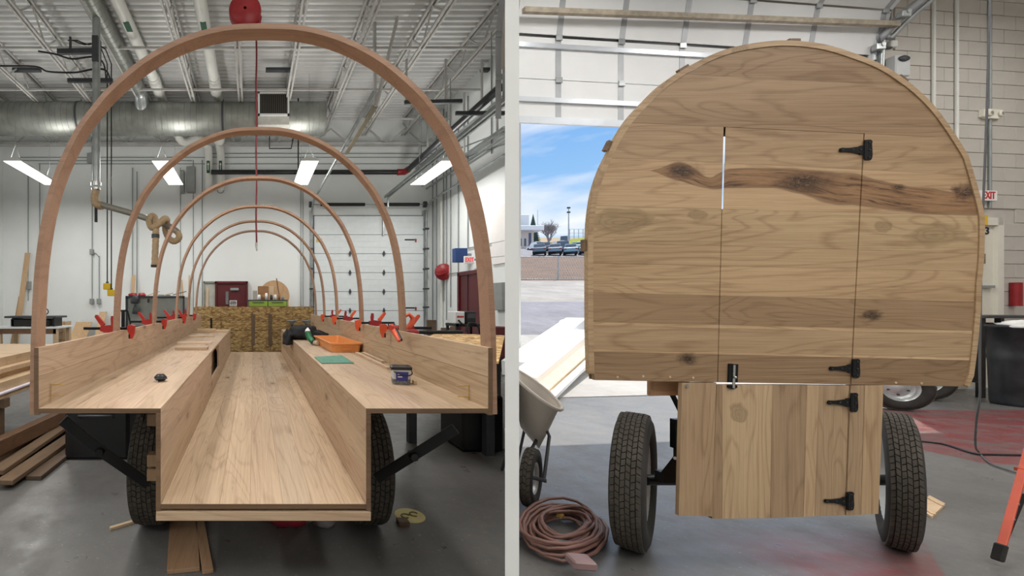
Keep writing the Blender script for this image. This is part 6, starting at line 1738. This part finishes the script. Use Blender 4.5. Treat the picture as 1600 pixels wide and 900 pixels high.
car(852, 70, (62, 70, 80), 'dark car in the second row at left', h=1.6)
car(908, 88, (206, 212, 216), 'white car in the third parked row near the wagon')
car(837, 82, (226, 230, 234), 'white sedan parked near the low building', rot=25)
car(881, 118, (236, 236, 236), 'white van far back in the car park', 5.5, h=2.6, wd=2.2, kind='van')
car(900, 105, (226, 190, 84), 'yellow vehicle far back beside the wagon edge', 7.5, 70, 2.0, 2.3)
car(871, 100, (214, 218, 222), 'pale car by the planter far back', rot=60)
# planter wall
p = G(861, 104)
tag(MB().lathe([(3.2, -.5), (3.2, 1.0), (3.0, 1.0), (3.0, .8), (.01, .8)], 28, Matrix.Translation(p) @ Matrix.Diagonal((1, .5, 1, 1))).build('planter', mat('tan_masonry', (178, 160, 140), .8)), 'low round masonry planter in the car park', 'planter')
# low building at the left
Yb3 = 95.0
g_ = G(815, Yb3); zg = g_.z
bl_ = thing('school_building', 'low cream building with dark sloped roof at the far left', 'building', g_)
x0, x1 = XP(770, Yb3), XP(834, Yb3)
M['bwall'] = mat('building_cream', (214, 198, 186), .7); M['broof'] = mat('dark_shingle', (92, 98, 120), .8); M['bfascia'] = mat('fascia_white', (244, 244, 242), .6)
MB().box(x0, x1, Yb3, Yb3 + 14, zg - 1.5, ZP(361, Yb3)).build('wall', M['bwall'], bl_)
MB().box(x0, XP(845, Yb3), Yb3 - 1.2, Yb3 + 14, ZP(361, Yb3), ZP(353.5, Yb3), .1).build('lower_fascia', M['bfascia'], bl_)
zr0, zr1 = ZP(353.5, Yb3), ZP(344.5, Yb3)
MB().add([(x0, Yb3, zr0), (XP(836, Yb3), Yb3, zr0), (XP(826, Yb3 + 6), Yb3 + 6, zr1), (x0, Yb3 + 6, zr1), (x0, Yb3 + 13, zr0), (XP(836, Yb3), Yb3 + 13, zr0)], [(0, 1, 2, 3), (1, 5, 2), (0, 3, 4), (3, 2, 5, 4)]).build('roof', M['broof'], bl_)
MB().box(x0, XP(827, Yb3 + 4), Yb3 + 4, Yb3 + 14, zr1 - .5, ZP(335, Yb3 + 4), .1).build('upper_fascia', M['bfascia'], bl_)
MB().box(XP(826, Yb3), XP(830, Yb3), Yb3 - .05, Yb3, zg, ZP(364, Yb3)).build('doorway', M['broof'], bl_)
for px in (812, 819): MB().box(XP(px, Yb3), XP(px + 3, Yb3), Yb3 - .05, Yb3, zg + .5, zg + 2.2).build('window', M['carglass'], bl_)
# conifer
g_ = G(833, 120)
cf = thing('conifer', 'dark green conifer beside the low building', 'tree', g_)
MB().cyl(g_, g_ + V(0, 0, 4), .3, 8).build('trunk', M['barn_y'], cf)
random.seed(4); m_ = MB(); htop = ZP(336, 120) - g_.z
for k in range(13):
    z0 = 1.2 + k * (htop - 1.5) / 13; rr_ = (1 - k / 14) * 2.1
    prof = []
    vs = [g_ + V(0, 0, z0 + 1.3)] + [g_ + V(rr_ * (1 if j % 2 else .7) * cos(2 * pi * j / 18), rr_ * (1 if j % 2 else .7) * sin(2 * pi * j / 18), z0 - (.25 if j % 2 else 0)) for j in range(18)]
    m_.add(vs, [(0, 1 + j, 1 + (j + 1) % 18) for j in range(18)])
m_.build('foliage', mat('conifer_green', (62, 84, 74), .8, var=.25), cf, fix=False)
# bare tree
g_ = G(857, 112)
bt2 = thing('bare_tree', 'bare deciduous tree between the building and the light mast', 'tree', g_)
M['bark'] = mat('grey_bark', (150, 142, 146), .8)
tr_m, br_m = MB(), MB()
random.seed(9)
def branch(p, d, ln, r_, lv):
    e_ = p + d * ln
    (tr_m if lv < 1 else br_m).tube([p, (p + e_) / 2 + V(random.uniform(-.1, .1), random.uniform(-.1, .1), 0) * ln, e_], [r_, r_ * .85, r_ * .65], 5 if lv < 2 else 4)
    if lv >= 5: return
    for _ in range(3 if lv else 6):
        az = (_ + random.uniform(-.3, .3)) * 2 * pi / (3 if lv else 6); ax_ = V(cos(az), sin(az), random.uniform(-.1, .7)).normalized()
        branch(p.lerp(e_, random.uniform(.55, 1)), (d * .8 + ax_ * .75 + V(0, 0, .25)).normalized(), ln * random.uniform(.72, .92), r_ * .62, lv + 1)
Ht = ZP(336, 112) - g_.z
branch(g_, V(0, 0, 1), Ht * .24, .3, 0)
tr_m.build('trunk', M['bark'], bt2); tag(br_m.build('branches', M['bark'], bt2, fix=False), kind='stuff')
# light mast and flag pole
for (px, Y, yt, lb, nm, hd_) in ((888.5, 128, 325, 'tall stadium light mast left of the wagon', 'light_mast', True), (840, 125, 328, 'thin flag pole behind the conifer', 'flag_pole', False)):
    g_ = G(px, Y); t_ = thing(nm, lb, 'pole', g_)
    zt_ = ZP(yt, Y)
    MB().cyl(g_, (g_.x, Y, zt_), .2 if hd_ else .1, 8, .12 if hd_ else .05).build('shaft', M['steelgrey'], t_)
    if hd_:
        for z in (zt_, ZP(yt + 7, Y)):
            MB().box(g_.x - .45, g_.x + .45, Y - .2, Y + .2, z - .15, z + .3, .05).build('lamp_bank', M['darkgrey'], t_)
# tall far fence right of the mast
Yff = 140.0
ff = thing('backstop_fence', 'tall wire backstop fence far beyond the car park', 'fence', G(905, Yff))
zf0 = gz_(Yff)
for k in range(8):
    px = 890 + k * 7; x = XP(px, Yff); MB().cyl((x, Yff, zf0 - 1), (x, Yff, ZP(358, Yff)), .09, 6).build('post', M['steelgrey'], ff)
for y in (358, 364, 370): MB().cyl((XP(889, Yff), Yff, ZP(y, Yff)), (XP(942, Yff), Yff, ZP(y, Yff)), .06, 6).build('rail', M['steelgrey'], ff)

# ---- white trim boards and sheets lying in the sun outside the door
M['pvcw'] = mat('bright_white_trim', (246, 248, 248), .45, var=.02)
def gq(px, py):                                       # point on the ground seen at this place
    y_ = F * EYE / (py - VY) if py > VY + 5 else 99
    if y_ <= YS: return V(XP(px, y_), y_, 0)
    y_ = F * (EYE + SL * YS) / (py - VY + F * SL); return V(XP(px, y_), y_, gz_(y_))
sheets = [((806, 590), (900, 513), .5, .3, 'broad white trim stack nearest the road'), ((815, 612), (912, 530), .42, .24, 'bright white box-section trim in the middle of the pile'), ((838, 620), (935, 535), .3, .1, 'flat pale board between the white trims')]
for i, (a, b, wd, h, lb) in enumerate(sheets):
    p0, p1 = gq(*a), gq(*b)
    d_ = (p1 - p0); up = V(0, 0, 1)
    off = V(0, 0, h / 2 + .02)
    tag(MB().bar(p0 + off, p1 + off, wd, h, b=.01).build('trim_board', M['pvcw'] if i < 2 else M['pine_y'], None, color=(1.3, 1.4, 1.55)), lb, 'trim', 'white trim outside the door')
for i, (a, b) in enumerate((((848, 640), (945, 545)), ((862, 622), (930, 563)), ((852, 632), (960, 528)), ((811, 640), (870, 585)))):
    p0, p1 = gq(*a), gq(*b)
    tag(MB().bar(p0 + V(0, 0, .04), p1 + V(0, 0, .05), .08, .06, b=.004).build('trim_strip', M['pvcw']), ('slim white trim strip nearest the wagon', 'short white trim strip by the wheelbarrow rim', 'long white trim strip on top of the sunlit pile', 'white trim strip behind the wheelbarrow rim')[i], 'trim', 'slim trim strips outside the door')
p = gq(905, 515)
tag(crumple((p.x, p.y + .3, p.z + .12), .36, .25, .16, 5.2, .5, 22, 12).build('plastic_wrap', M['paper']), 'crumpled white plastic wrap at the far end of the trim pile', 'plastic')
